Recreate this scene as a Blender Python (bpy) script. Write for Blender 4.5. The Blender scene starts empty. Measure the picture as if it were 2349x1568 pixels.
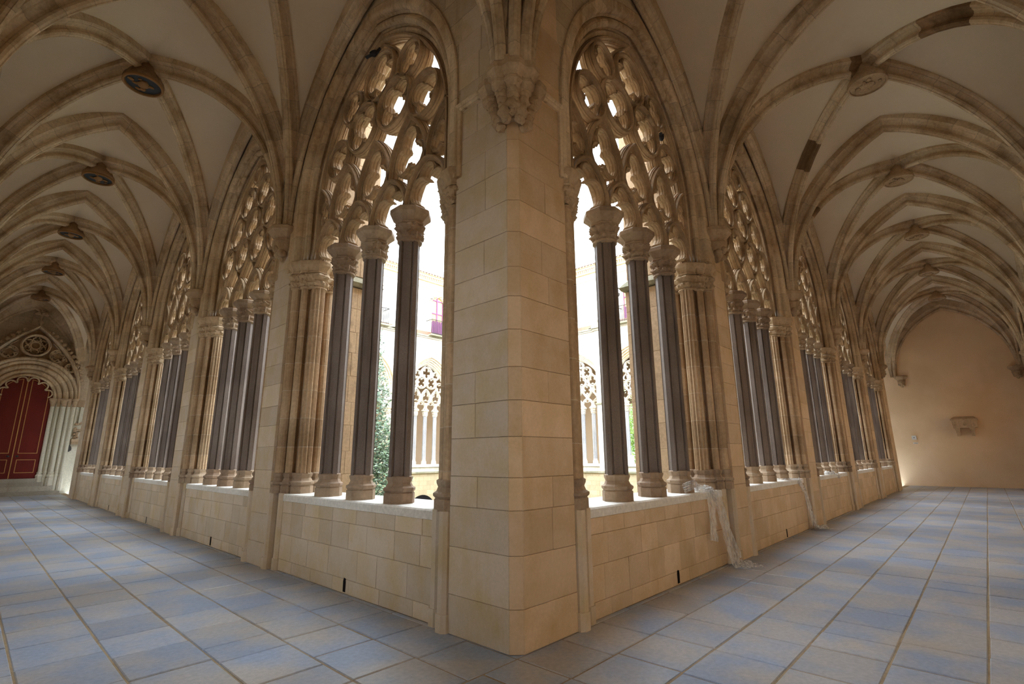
import bpy, math, random
import numpy as np
from mathutils import Matrix, Vector, noise
PI = math.pi
scene = bpy.context.scene
COL = scene.collection
rng = random.Random(7)

# ------------------------------------------------------------------ camera
cam_data = bpy.data.cameras.new('camera')
cam = bpy.data.objects.new('camera', cam_data)
COL.objects.link(cam)
_r = Vector((0.68175025, -0.7315518, -0.0069691))
_u = Vector((-0.15843007, -0.15693127, 0.97481921))
_f = Vector((0.71422442, 0.66347912, 0.22288774))
cam.matrix_world = Matrix(((_r.x, _u.x, -_f.x, -3.3155), (_r.y, _u.y, -_f.y, -3.0448), (_r.z, _u.z, -_f.z, 1.6), (0, 0, 0, 1)))
cam_data.sensor_width = 36.0
cam_data.lens = 17.498
cam_data.clip_start = 0.05
scene.camera = cam

# ------------------------------------------------------------------ sky, sun, exposure
world = bpy.data.worlds.new('sky'); scene.world = world; world.use_nodes = True
wn = world.node_tree; bg = wn.nodes['Background']
bg.inputs[0].default_value = (0.78, 0.89, 1.0, 1); bg.inputs[1].default_value = 1.0
scene.view_settings.view_transform = 'Standard'
scene.view_settings.look = 'None'
scene.view_settings.gamma = 1.0
scene.view_settings.use_curve_mapping = False
scene.view_settings.exposure = 3.43
scene.cycles.use_denoising = True
scene.cycles.max_bounces = 9
scene.cycles.diffuse_bounces = 7
scene.cycles.glossy_bounces = 2
scene.cycles.transmission_bounces = 2
scene.cycles.transparent_max_bounces = 8
scene.cycles.caustics_reflective = False
scene.cycles.caustics_refractive = False
scene.cycles.sample_clamp_indirect = 6.0

# ------------------------------------------------------------------ dimensions (metres)
TH = 0.78                                  # thickness of the arcade walls
LB = [0.0, 5.45, 10.35, 15.25, 20.15, 25.05, 29.8]    # bay lines of the gallery on the left (along y)
RB = [0.0, 5.30, 10.20, 15.07, 19.93, 24.80, 29.5]    # bay lines of the gallery on the right (along x)
LW, RW = 4.15, 4.90                        # gallery widths
LC = [3.0, 7.9, 12.8, 17.7, 22.6]          # window centres
RC = [2.97, 7.75, 12.63, 17.5, 22.36]
HS = 2.12                                  # half width of a window with its mouldings
ZSILL, ZCAP, ZARC = 1.067, 4.80, 5.80
ZSP, ZCR = 5.58, 9.30                      # vault springing and crown
TOP = 10.1
GZ = -2.5                                  # garth ground

# ------------------------------------------------------------------ materials
def nd(t, kind, **kw):
    n = t.nodes.new(kind)
    for k, v in kw.items():
        if k == 'ins':
            for i, val in v.items():
                n.inputs[i].default_value = val
        else:
            setattr(n, k, v)
    return n
def mix(t, a, b, fac, mode='MIX'):
    m = nd(t, 'ShaderNodeMix', data_type='RGBA', blend_type=mode)
    for sock, v in ((m.inputs[0], fac), (m.inputs[6], a), (m.inputs[7], b)):
        if hasattr(v, 'links'): t.links.new(v, sock)
        elif isinstance(v, (tuple, list)): sock.default_value = tuple(v) + ((1,) if len(v) == 3 else ())
        else: sock.default_value = v
    return m.outputs[2]
def mth(t, op, a, b=0.0, c=0.0):
    m = nd(t, 'ShaderNodeMath', operation=op)
    for sock, v in zip(m.inputs, (a, b, c)):
        if hasattr(v, 'links'): t.links.new(v, sock)
        else: sock.default_value = v
    return m.outputs[0]
def noise_tex(t, vec, scale, detail=4.0, rough=0.55):
    n = nd(t, 'ShaderNodeTexNoise', ins={2: scale, 3: detail, 4: rough})
    t.links.new(vec, n.inputs[0])
    return n.outputs[0]
def ramp(t, fac, lo, hi):
    m = nd(t, 'ShaderNodeMapRange', ins={1: lo, 2: hi}); t.links.new(fac, m.inputs[0]); return m.outputs[0]
def stone(name, c1, c2, stain, stain_amt=0.45, rough=0.85, vary=0.28, joint=0.0, bump=0.25, streak=(5, 5, 0.6), big=0.8, brick=None, spec=0.25, jointcol=None, fine=22.0, speck=.26):
    m = bpy.data.materials.new(name); m.use_nodes = True; t = m.node_tree
    bs = t.nodes['Principled BSDF']
    if not name.startswith(('flag', 'ext', 'sill', 'door', 'pale')):
        c1, c2, stain = [tuple(v * w for v, w in zip(c, (1.03, .99, .955))) for c in (c1, c2, stain)]
    geo = nd(t, 'ShaderNodeNewGeometry'); P = geo.outputs['Position']
    oi = nd(t, 'ShaderNodeObjectInfo')
    rnd = mth(t, 'FRACT', mth(t, 'ADD', geo.outputs['Random Per Island'], oi.outputs['Random']))
    n1 = noise_tex(t, P, big, 5)
    n2 = noise_tex(t, P, fine, 4, 0.65)
    mp = nd(t, 'ShaderNodeMapping', ins={3: streak}); t.links.new(P, mp.inputs[0])
    n3 = noise_tex(t, mp.outputs[0], 1.0, 5, 0.6)
    col = mix(t, c1, c2, ramp(t, n1, 0.42, 0.58))
    col = mix(t, col, stain, mth(t, 'MULTIPLY', ramp(t, n3, 0.5, 0.74), stain_amt))
    val = mth(t, 'MULTIPLY', mth(t, 'ADD', mth(t, 'MULTIPLY', rnd, vary), 1.0 - vary * 0.5), mth(t, 'ADD', mth(t, 'MULTIPLY', ramp(t, n2, .32, .68), speck), 1.0 - speck * .54))
    h = n2
    if joint:
        uv = nd(t, 'ShaderNodeUVMap'); sp = nd(t, 'ShaderNodeSeparateXYZ'); t.links.new(uv.outputs[0], sp.inputs[0])
        w = mth(t, 'ADD', mth(t, 'DIVIDE', sp.outputs[1], joint), mth(t, 'MULTIPLY', oi.outputs['Random'], 0.7))
        fr = mth(t, 'FRACT', w)
        d = mth(t, 'ABSOLUTE', mth(t, 'SUBTRACT', fr, 0.5))
        line = ramp(t, d, 0.484, 0.494)
        wn_ = nd(t, 'ShaderNodeTexWhiteNoise', noise_dimensions='1D'); t.links.new(mth(t, 'FLOOR', w), wn_.inputs[1])
        val = mth(t, 'MULTIPLY', val, mth(t, 'ADD', mth(t, 'MULTIPLY', wn_.outputs[0], 0.24), 0.88))
        col = mix(t, col, jointcol or tuple(x * 0.45 for x in c1), mth(t, 'MULTIPLY', line, 0.6))
        h = mth(t, 'SUBTRACT', h, mth(t, 'MULTIPLY', line, 1.5))
    if brick:
        # coursed ashlar drawn in relief on a wall too broken in outline to lay stone by stone
        sx = nd(t, 'ShaderNodeSeparateXYZ'); t.links.new(P, sx.inputs[0])
        cb = nd(t, 'ShaderNodeCombineXYZ'); t.links.new(mth(t, 'ADD', sx.outputs[0], sx.outputs[1]), cb.inputs[0]); t.links.new(sx.outputs[2], cb.inputs[1])
        bt = nd(t, 'ShaderNodeTexBrick', ins={4: 1.0, 5: 0.006, 6: 0.4, 8: brick[0], 9: brick[1]}); t.links.new(cb.outputs[0], bt.inputs[0])
        bt.inputs[1].default_value = (1, 1, 1, 1); bt.inputs[2].default_value = (0.72, 0.72, 0.72, 1); bt.inputs[3].default_value = (0.5, 0.45, 0.4, 1)
        col = mix(t, col, bt.outputs[0], 0.8, 'MULTIPLY')
        h = mth(t, 'SUBTRACT', h, mth(t, 'MULTIPLY', bt.outputs[1], 1.2))
    vm = nd(t, 'ShaderNodeVectorMath', operation='SCALE'); t.links.new(col, vm.inputs[0]); t.links.new(val, vm.inputs['Scale'])
    t.links.new(vm.outputs[0], bs.inputs['Base Color'])
    bs.inputs['Roughness'].default_value = rough
    bs.inputs['Specular IOR Level'].default_value = spec
    bp = nd(t, 'ShaderNodeBump', ins={0: bump, 1: 0.012}); t.links.new(h, bp.inputs['Height']); t.links.new(bp.outputs[0], bs.inputs['Normal'])
    return m
def plain(name, c, rough=0.7, metal=0.0, spec=0.3, emit=None, vary=0.0):
    m = bpy.data.materials.new(name); m.use_nodes = True; t = m.node_tree; bs = t.nodes['Principled BSDF']
    geo = nd(t, 'ShaderNodeNewGeometry')
    n2 = noise_tex(t, geo.outputs['Position'], 9.0, 4)
    f = mth(t, 'ADD', mth(t, 'MULTIPLY', n2, 0.4), 0.8)
    if vary:
        f = mth(t, 'MULTIPLY', f, mth(t, 'ADD', mth(t, 'MULTIPLY', geo.outputs['Random Per Island'], vary), 1 - vary / 2))
    vm = nd(t, 'ShaderNodeVectorMath', operation='SCALE'); vm.inputs[0].default_value = c; t.links.new(f, vm.inputs['Scale'])
    t.links.new(vm.outputs[0], bs.inputs['Base Color'])
    bs.inputs['Roughness'].default_value = rough; bs.inputs['Metallic'].default_value = metal; bs.inputs['Specular IOR Level'].default_value = spec
    if emit:
        bs.inputs['Emission Color'].default_value = tuple(c) + (1,); bs.inputs['Emission Strength'].default_value = emit
    return m

M = {}
M['ashlar'] = stone('cream_ashlar', (.59, .50, .40), (.555, .455, .325), (.50, .38, .18), .62, vary=.2, streak=(3.4, 3.4, 2.2), big=2.6, bump=.14, speck=.1, fine=34)
M['ashlar_warm'] = stone('warm_ashlar', (.625, .475, .33), (.575, .425, .27), (.47, .33, .16), .58, vary=.2, streak=(3.4, 3.4, 2.0), big=2.6, bump=.14, speck=.1, fine=34)  # right-hand stones: warm light of that gallery put into the colour
M['bed'] = stone('mortar_bed', (.40, .31, .20), (.34, .26, .17), (.2, .14, .08), .4, vary=0)
M['spandrel'] = stone('coursed_spandrel', (.60, .50, .36), (.54, .45, .32), (.42, .30, .16), .4, vary=0, brick=(.78, .36), big=1.2)
M['mould'] = stone('moulded_stone', (.64, .53, .38), (.48, .36, .23), (.26, .16, .07), .75, vary=.1, joint=.42, streak=(9, 9, .5), bump=.3)
M['carved'] = stone('carved_stone', (.52, .40, .27), (.42, .31, .20), (.22, .14, .07), .6, vary=.1, bump=.6)
M['respond'] = stone('weathered_jamb_stone', (.50, .37, .24), (.36, .25, .15), (.20, .12, .06), .65, vary=.1, joint=.44, streak=(10, 10, .8), jointcol=(.62, .52, .40), bump=.4)
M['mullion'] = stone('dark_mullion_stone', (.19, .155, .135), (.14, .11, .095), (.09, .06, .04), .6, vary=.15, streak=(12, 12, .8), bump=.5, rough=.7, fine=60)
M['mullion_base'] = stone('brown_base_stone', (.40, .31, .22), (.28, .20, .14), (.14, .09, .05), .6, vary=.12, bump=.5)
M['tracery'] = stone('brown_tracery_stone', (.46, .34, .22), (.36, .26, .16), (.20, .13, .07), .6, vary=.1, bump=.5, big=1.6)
M['sill'] = stone('pale_sill_stone', (.74, .70, .64), (.68, .63, .56), (.5, .44, .36), .3, vary=.05)
M['rib'] = stone('rib_stone', (.66, .56, .42), (.50, .39, .26), (.26, .17, .08), .7, vary=.12, joint=.46, streak=(2.5, 2.5, 2.5), bump=.25)
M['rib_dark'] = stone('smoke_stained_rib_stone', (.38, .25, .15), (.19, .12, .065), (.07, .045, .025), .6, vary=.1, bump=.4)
M['plaster'] = stone('vault_plaster', (.72, .65, .53), (.68, .60, .47), (.57, .48, .34), .3, vary=0, bump=.03, streak=(.8, .8, .8), big=.3, speck=.04)
M['endwall'] = stone('ochre_plaster', (.84, .66, .45), (.76, .58, .38), (.88, .70, .54), .5, vary=0, bump=.05, streak=(1.2, 1.2, .9), big=.35, speck=.06)
M['doorwall'] = stone('pale_render', (.66, .62, .50), (.62, .58, .46), (.5, .45, .34), .3, vary=0, bump=.08)
M['outerwall'] = stone('outer_ashlar', (.56, .46, .33), (.50, .40, .28), (.3, .2, .1), .4, vary=0, brick=(.9, .38))
M['flag'] = stone('flagstone', (.255, .305, .40), (.37, .355, .35), (.42, .34, .24), .5, rough=.42, vary=.2, streak=(1.5, 1.5, 1.5), big=1.3, spec=.5, bump=.22, fine=24)
M['grit'] = stone('sandy_joint_grit', (.34, .27, .17), (.28, .21, .13), (.12, .08, .05), .6, vary=0, bump=.6, fine=60)
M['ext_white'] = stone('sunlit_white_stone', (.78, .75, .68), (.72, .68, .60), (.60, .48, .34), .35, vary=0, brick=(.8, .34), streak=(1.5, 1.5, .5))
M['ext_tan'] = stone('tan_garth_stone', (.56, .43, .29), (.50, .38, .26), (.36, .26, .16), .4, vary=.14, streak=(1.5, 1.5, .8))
M['ext_stained'] = stone('black_streaked_garth_stone', (.60, .46, .31), (.54, .41, .27), (.05, .045, .04), .95, vary=.14, streak=(2.6, 2.6, .9))
M['ext_low'] = stone('yellow_garth_footing', (.62, .50, .33), (.56, .46, .30), (.40, .33, .20), .4, vary=0, brick=(.62, .3))
M['ext_arch'] = stone('honey_archivolt', (.68, .55, .36), (.74, .68, .58), (.58, .42, .24), .5, vary=.1, joint=.6)
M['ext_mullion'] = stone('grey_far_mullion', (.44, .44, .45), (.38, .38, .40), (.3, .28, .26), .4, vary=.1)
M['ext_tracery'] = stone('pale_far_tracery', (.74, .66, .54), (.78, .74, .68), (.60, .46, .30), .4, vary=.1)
M['lichen'] = stone('lichened_string', (.36, .33, .25), (.25, .24, .16), (.10, .10, .07), .6, vary=0, bump=.6)
M['ochre'] = stone('ochre_cornice', (.74, .58, .36), (.72, .60, .42), (.5, .34, .16), .4, vary=0)
M['tile'] = stone('brown_roof_tile', (.30, .18, .12), (.24, .15, .11), (.12, .08, .06), .5, vary=.3)
M['door'] = stone('red_door_paint', (.15, .016, .012), (.12, .012, .010), (.10, .01, .008), .4, vary=.06, rough=.5, bump=.05)
M['gold'] = plain('gilt_moulding', (.55, .30, .10), .5)
M['dark'] = plain('soot_black', (.012, .010, .010), .9, spec=.05)  # flat black standing in for the shade inside holes
M['iron'] = plain('dark_iron', (.06, .055, .05), .6, metal=.3)
M['purple'] = plain('purple_shutter_paint', (.22, .07, .16), .6)
M['glass'] = plain('amber_window_glass', (.62, .42, .16), .25, spec=.5)
M['white'] = plain('white_plastic', (.72, .72, .70), .5)
M['bird'] = plain('dark_plumage', (.02, .02, .028), .6)
M['spike'] = plain('pale_bird_spike', (.6, .58, .55), .4)
M['leaf'] = plain('bush_leaf', (.16, .24, .13), .4, vary=1.2, spec=.8)
M['leaf_bright'] = plain('sunlit_leaf', (.25, .42, .11), .5, vary=.9)
M['bark'] = plain('bark', (.20, .14, .09), .9)
M['grass'] = plain('garth_lawn', (.21, .21, .14), .9)
M['step'] = stone('grey_step_stone', (.40, .37, .31), (.34, .31, .25), (.28, .22, .14), .4)
M['pave'] = plain('pale_paving', (.42, .39, .34), .9)
M['paint_blue'] = plain('blue_paint', (.03, .038, .05), .6)
M['paint_gold'] = plain('gilt_relief', (.28, .15, .06), .6)
M['crate'] = M['white']
def film():
    m = bpy.data.materials.new('clear_crumpled_film'); m.use_nodes = True; t = m.node_tree
    bs = t.nodes['Principled BSDF']
    geo = nd(t, 'ShaderNodeNewGeometry')
    mp = nd(t, 'ShaderNodeMapping', ins={3: (16, 16, 3)}); t.links.new(geo.outputs['Position'], mp.inputs[0])
    n = noise_tex(t, mp.outputs[0], 2.0, 6, .7)
    bs.inputs['Base Color'].default_value = (.85, .82, .78, 1); bs.inputs['Roughness'].default_value = .35
    t.links.new(ramp(t, n, .24, .9), bs.inputs['Alpha'])
    bp = nd(t, 'ShaderNodeBump', ins={0: .9, 1: .02}); t.links.new(n, bp.inputs['Height']); t.links.new(bp.outputs[0], bs.inputs['Normal'])
    return m
M['film'] = film()
def tint(name, c):
    m = bpy.data.materials.new(name); m.use_nodes = True; t = m.node_tree; t.nodes.remove(t.nodes['Principled BSDF'])
    b_ = nd(t, 'ShaderNodeBsdfTransparent', ins={0: tuple(c) + (1,)}); t.links.new(b_.outputs[0], t.nodes['Material Output'].inputs[0]); return m
M['pane_warm'] = tint('amber_church_glass', (1.0, .83, .64)); M['pane_cool'] = tint('clear_church_glass', (.97, .97, .95))  # panes of the added outer windows, tinting the fill light

# ------------------------------------------------------------------ mesh helpers
class MB:
    def __init__(s): s.v = []; s.f = []; s.uv = []; s.mi = []
    def add(s, verts, faces, uvs=None, mi=0):
        o = len(s.v); s.v += [tuple(p) for p in verts]
        s.uv += list(uvs) if uvs is not None else [(0.0, 0.0)] * len(verts)
        s.f += [tuple(i + o for i in f) for f in faces]; s.mi += [mi] * len(faces)
    def box(s, x0, y0, z0, x1, y1, z1, mi=0):
        s.add([(x0, y0, z0), (x1, y0, z0), (x1, y1, z0), (x0, y1, z0), (x0, y0, z1), (x1, y0, z1), (x1, y1, z1), (x0, y1, z1)],
              [(0, 3, 2, 1), (4, 5, 6, 7), (0, 1, 5, 4), (1, 2, 6, 5), (2, 3, 7, 6), (3, 0, 4, 7)], mi=mi)
    def prism(s, poly, z0, z1, mi=0):
        n = len(poly)
        s.add([(x, y, z0) for x, y in poly] + [(x, y, z1) for x, y in poly],
              [tuple(range(n))[::-1], tuple(range(n, 2 * n))] + [(i, (i + 1) % n, n + (i + 1) % n, n + i) for i in range(n)],
              [(0, z0)] * n + [(0, z1)] * n, mi)
    def mesh(s, name, mats, smooth=True, angle=35):
        me = bpy.data.meshes.new(name); me.from_pydata(s.v, [], s.f)
        for m in mats: me.materials.append(m)
        if len(mats) > 1: me.polygons.foreach_set('material_index', s.mi)
        if any(u != (0.0, 0.0) for u in s.uv[:50] + s.uv[-50:]):
            ul = me.uv_layers.new(name='UVMap')
            idx = np.empty(len(me.loops), dtype=np.int32); me.loops.foreach_get('vertex_index', idx)
            ul.data.foreach_set('uv', np.array(s.uv, dtype=np.float32)[idx].ravel())
        if smooth:
            me.shade_smooth(); me.set_sharp_from_angle(angle=math.radians(angle))
        return me
def link(name, me, parent=None, mat4=None):
    o = bpy.data.objects.new(name, me); COL.objects.link(o)
    if parent is not None: o.parent = parent
    if mat4 is not None: o.matrix_local = mat4
    return o
def put(name, mb, mats, parent=None, smooth=True, angle=35):
    if not isinstance(mats, (list, tuple)): mats = [mats]
    return link(name, mb.mesh(name, mats, smooth, angle), parent)
def root(name, label, cat, loc=(0, 0, 0), kind=None, group=None):
    o = bpy.data.objects.new(name, None); COL.objects.link(o); o.location = loc; o.empty_display_size = .2
    return tag(o, label, cat, kind, group)
def tag(o, label, cat, kind=None, group=None):
    o['label'] = label; o['category'] = cat
    if kind: o['kind'] = kind
    if group: o['group'] = group
    return o
def arc(cx, cy, r, a0, a1, n):
    return [(cx + r * math.cos(math.radians(a0 + (a1 - a0) * i / n)), cy + r * math.sin(math.radians(a0 + (a1 - a0) * i / n))) for i in range(n + 1)]
def lathe(mb, prof, n, cx=0, cy=0, cz=0, rot=0.0, a0=0.0, a1=360.0, disp=None, cap=True, mi=0, sx=1, sy=1):
    """prof: (r,z) rows; disp(angle_index, z, r) -> extra radius"""
    full = abs(a1 - a0) >= 359.9
    m = n if full else n + 1
    V = []; U = []
    for j, (r, z) in enumerate(prof):
        for i in range(m):
            a = math.radians(a0 + rot + (a1 - a0) * i / n)
            rr = r + (disp(a, z, r) if disp else 0)
            V.append((cx + rr * math.cos(a) * sx, cy + rr * math.sin(a) * sy, cz + z)); U.append((i / n, cz + z))
    F = []
    for j in range(len(prof) - 1):
        for i in range(n):
            a, b = j * m + i, j * m + (i + 1) % m
            F.append((a, b, b + m, a + m))
    if cap and full:
        F.append(tuple(range(m))[::-1]); F.append(tuple(range((len(prof) - 1) * m, len(prof) * m)))
    mb.add(V, F, U, mi)
def extrude_profile(mb, prof, zs, offs=None, closed=False, disp=None):
    """open profile (s,d) swept straight up through heights zs; offs = outward growth at each height"""
    P = np.array(prof); n = len(P)
    T = np.zeros_like(P); T[1:-1] = P[2:] - P[:-2]; T[0] = P[1] - P[0]; T[-1] = P[-1] - P[-2]
    L = np.hypot(T[:, 0], T[:, 1]) + 1e-9; N = np.stack([T[:, 1] / L, -T[:, 0] / L], 1)
    V = []; U = []
    for j, z in enumerate(zs):
        k = offs[j] if offs else 0
        for i in range(n):
            e = k + (disp(i, z) if disp and 0 < j < len(zs) - 1 else 0)
            V.append((P[i, 0] + N[i, 0] * e, P[i, 1] + N[i, 1] * e, z)); U.append((i / n, z))
    F = [(j * n + i, j * n + i + 1, (j + 1) * n + i + 1, (j + 1) * n + i) for j in range(len(zs) - 1) for i in range(n - 1)]
    mb.add(V, F, U)
def bar2d(mb, pts, prof, closed=False):
    """sweep prof (w,d) closed polygon along a path in the (s,z) plane; d is depth"""
    P = np.array(pts, float)
    if closed and np.allclose(P[0], P[-1]): P = P[:-1]
    n = len(P)
    if closed:
        A = P - np.roll(P, 1, 0); B = np.roll(P, -1, 0) - P
    else:
        B = np.vstack([P[1:] - P[:-1], P[-1] - P[-2]]); A = np.vstack([P[1] - P[0], P[1:] - P[:-1]])
    A /= np.linalg.norm(A, axis=1)[:, None] + 1e-9; B /= np.linalg.norm(B, axis=1)[:, None] + 1e-9
    NA = np.stack([-A[:, 1], A[:, 0]], 1); NB = np.stack([-B[:, 1], B[:, 0]], 1)
    N = NA + NB; N /= np.linalg.norm(N, axis=1)[:, None] + 1e-9
    k = 1 / np.clip((N * NB).sum(1), .5, 1)
    m = len(prof); V = []
    for i in range(n):
        for w, d in prof:
            V.append((P[i, 0] + N[i, 0] * w * k[i], d, P[i, 1] + N[i, 1] * w * k[i]))
    F = []
    for i in range(n if closed else n - 1):
        j = (i + 1) % n
        for q in range(m):
            r = (q + 1) % m
            F.append((i * m + q, i * m + r, j * m + r, j * m + q))
    if not closed:
        F.append(tuple(range(m))[::-1]); F.append(tuple(range((n - 1) * m, n * m)))
    mb.add(V, F)
def lump(mb, c, r, seed=0, amt=.3, n=10, m=7, sc=(1, 1, 1), freq=3.0, mi=0):
    V = []; F = []
    for j in range(m + 1):
        th = PI * j / m
        for i in range(n):
            ph = 2 * PI * i / n
            d = Vector((math.sin(th) * math.cos(ph), math.sin(th) * math.sin(ph), math.cos(th)))
            k = r * (1 + amt * noise.noise(d * freq + Vector((seed * 3.1, seed, 0))))
            V.append((c[0] + d.x * k * sc[0], c[1] + d.y * k * sc[1], c[2] + d.z * k * sc[2]))
    for j in range(m):
        for i in range(n):
            a, b = j * n + i, j * n + (i + 1) % n
            F.append((a, a + n, b + n, b))
    mb.add(V, F, mi=mi)
def chamfer_slab(w, h, t, c=.004, poly=None):
    """stone with chamfered face lying in the local xz plane, face at y=0 looking to -y, body to +y"""
    p = poly or [(0, 0), (w, 0), (w, h), (0, h)]
    n = len(p); cx = sum(a for a, _ in p) / n; cz = sum(b for _, b in p) / n
    mb = MB(); V = []
    wd = max(1e-3, max(a for a, _ in p) - min(a for a, _ in p)); ht = max(1e-3, max(b for _, b in p) - min(b for _, b in p))
    for a, b in p: V.append((cx + (a - cx) * (1 - 2 * c / wd), 0, cz + (b - cz) * (1 - 2 * c / ht)))
    for a, b in p: V.append((a, c, b))
    for a, b in p: V.append((a, t, b))
    F = [tuple(range(n))]
    for i in range(n):
        j = (i + 1) % n
        F.append((i, i + n, j + n, j)); F.append((i + n, i + 2 * n, j + 2 * n, j + n))
    mb.add(V, F)
    return mb
def face_mat(origin, udir, ndir):
    """frame whose x runs along the wall, -y out of the wall towards the viewer"""
    u = Vector(udir).normalized(); n = Vector(ndir).normalized()
    y = -n; z = Vector((0, 0, 1))
    return Matrix(((u.x, y.x, z.x, origin[0]), (u.y, y.y, z.y, origin[1]), (u.z, y.z, z.z, origin[2]), (0, 0, 0, 1)))
def ashlar(parent, origin, udir, ndir, width, courses, mat, seed, target=.55, thick=.02, gap=.003, name='stone_block', pinv=None):
    """lay stones course by course on a wall face; each is its own object"""
    rg = random.Random(seed); F = face_mat(origin, udir, ndir)
    if F.determinant() < 0: pass
    z = 0.0; out = []
    for h in courses:
        n = max(1, round(width / (target * rg.uniform(.85, 1.2))))
        cuts = sorted([0] + [width * (i + rg.uniform(-.22, .22)) / n for i in range(1, n)] + [width])
        for a, b in zip(cuts[:-1], cuts[1:]):
            mb = chamfer_slab(b - a - gap, h - gap, thick)
            o = link(name, mb.mesh(name, [mat], False), parent)
            pr = rg.uniform(-.0015, .0025)
            o.matrix_local = (pinv or Matrix()) @ F @ Matrix.Translation((a + gap / 2, -pr, z + gap / 2))
            out.append(o)
        z += h
    return out

# ------------------------------------------------------------------ window profiles (s = distance from the window axis, d = depth from the gallery face)
JAMB = ([(2.14, .0), (2.10, .03)] + arc(2.03, .075, .08, -60, -215, 6) + [(1.94, .13), (1.925, .14)] + arc(1.865, .14, .065, -40, -190, 5)
        + [(1.84, .18), (1.87, .21), (1.85, .22)] +
        [(1.80 + (.155 + (.012 if i % 2 else -.012)) * math.cos(math.radians(a)), .30 + (.12 + (.010 if i % 2 else -.010)) * math.sin(math.radians(a))) for i, a in enumerate(range(-110, -285, -12))]
        + [(1.86, .45), (1.88, .48)] + arc(1.82, .53, .06, -90, -250, 4) + [(1.86, .60), (1.90, .62)] + arc(1.90, .68, .05, -130, -260, 3) + [(2.0, .74), (2.0, TH), (2.14, TH)])
ARCHP = ([(2.14, .0), (2.14, -.03), (2.115, -.04)] + arc(2.04, .035, .07, -70, -200, 5) + [(1.965, .07), (1.955, .09), (1.965, .115)] + arc(1.885, .125, .06, -40, -190, 5)
         + [(1.82, .13), (1.865, .18), (1.84, .20)] + arc(1.79, .22, .045, -40, -200, 4) + [(1.745, .245), (1.72, .26), (1.70, .28), (1.70, .42), (1.75, .44)]
         + arc(1.80, .50, .05, 150, 60, 3) + [(1.87, .50), (1.87, .56)] + arc(1.92, .60, .05, 200, 60, 4) + [(2.0, .60), (2.0, .67)] + arc(2.04, .71, .05, 200, 60, 3) + [(2.11, .72), (2.11, TH), (2.14, TH)])
ARCHP_EXT = ARCHP[:-3] + [(2.11, .72), (2.11, TH + .10), (2.20, TH + .12), (2.28, TH + .05), (2.28, TH)]
CC = .66
def arch_pt(s, t):
    """point of the concentric pointed arch through offset s, t in 0..1 springing to apex"""
    R = s + CC; th = t * math.acos(CC / R)
    return -CC + R * math.cos(th), ZARC + R * math.sin(th), R * th
def arch_s(s, z):
    if z <= ZARC: return s
    R = s + CC; q = R * R - (z - ZARC) ** 2
    return max(0.0, math.sqrt(q) - CC) if q > 0 else 0.0
def mirror(mb):
    m2 = MB(); m2.v = [(-x, y, z) for x, y, z in mb.v]; m2.f = [f[::-1] for f in mb.f]; m2.uv = mb.uv; m2.mi = mb.mi; return m2
def both(mb):
    m2 = mirror(mb); mb.add(m2.v, m2.f, m2.uv); return mb

_fol = lambda amp, k: (lambda a, z, r: amp * (1.3 * noise.noise(Vector((math.cos(a) * 4.2, math.sin(a) * 4.2, z * 22 + k))) + .8 * noise.noise(Vector((math.cos(a) * 11, math.sin(a) * 11, z * 55 + k))) + .5 * abs(math.sin(a * 4 + z * 9))))
def me_mullion():
    base = MB()
    lathe(base, [(.185, 0), (.185, .115), (.17, .125), (.192, .15), (.192, .175), (.16, .195), (.14, .235), (.155, .275), (.158, .30), (.135, .31)], 8, rot=22.5)
    for i in range(len(base.v)): pass
    shaft = MB(); sec = []
    for q in range(4):
        c, s = math.cos(q * PI / 2), math.sin(q * PI / 2)
        for x, y in ((.146, -.030), (.146, .030), (.116, .032), (.121, .050), (.050, .121), (.032, .116)):
            sec.append((x * c - y * s, x * s + y * c))
    shaft.prism(sec, .30, 3.34)
    capm = MB()
    lathe(capm, [(.125, 3.27), (.165, 3.29), (.165, 3.315), (.14, 3.325)], 16)
    rz = [(.135, 3.32), (.158, 3.345), (.172, 3.375), (.165, 3.405), (.148, 3.425), (.165, 3.45), (.19, 3.485), (.188, 3.505), (.165, 3.53)]
    pr = []
    for (r0, z0), (r1, z1) in zip(rz[:-1], rz[1:]): pr += [(r0, z0), ((r0 + r1) / 2, (z0 + z1) / 2)]
    lathe(capm, pr + [rz[-1]], 44, disp=_fol(.03, 1.0), cap=False)
    lathe(capm, [(.15, 3.50), (.20, 3.525), (.205, 3.545), (.185, 3.56), (.215, 3.60), (.268, 3.645), (.278, 3.66), (.278, 3.715), (.262, 3.733)], 8, rot=22.5)
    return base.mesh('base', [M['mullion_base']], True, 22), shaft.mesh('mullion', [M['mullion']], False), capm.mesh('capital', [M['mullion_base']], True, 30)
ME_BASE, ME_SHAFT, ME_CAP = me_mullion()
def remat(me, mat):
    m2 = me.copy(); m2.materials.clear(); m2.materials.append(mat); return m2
MEX_BASE, MEX_SHAFT, MEX_CAP = remat(ME_BASE, M['ext_tracery']), remat(ME_SHAFT, M['ext_mullion']), remat(ME_CAP, M['ext_tracery'])

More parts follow.
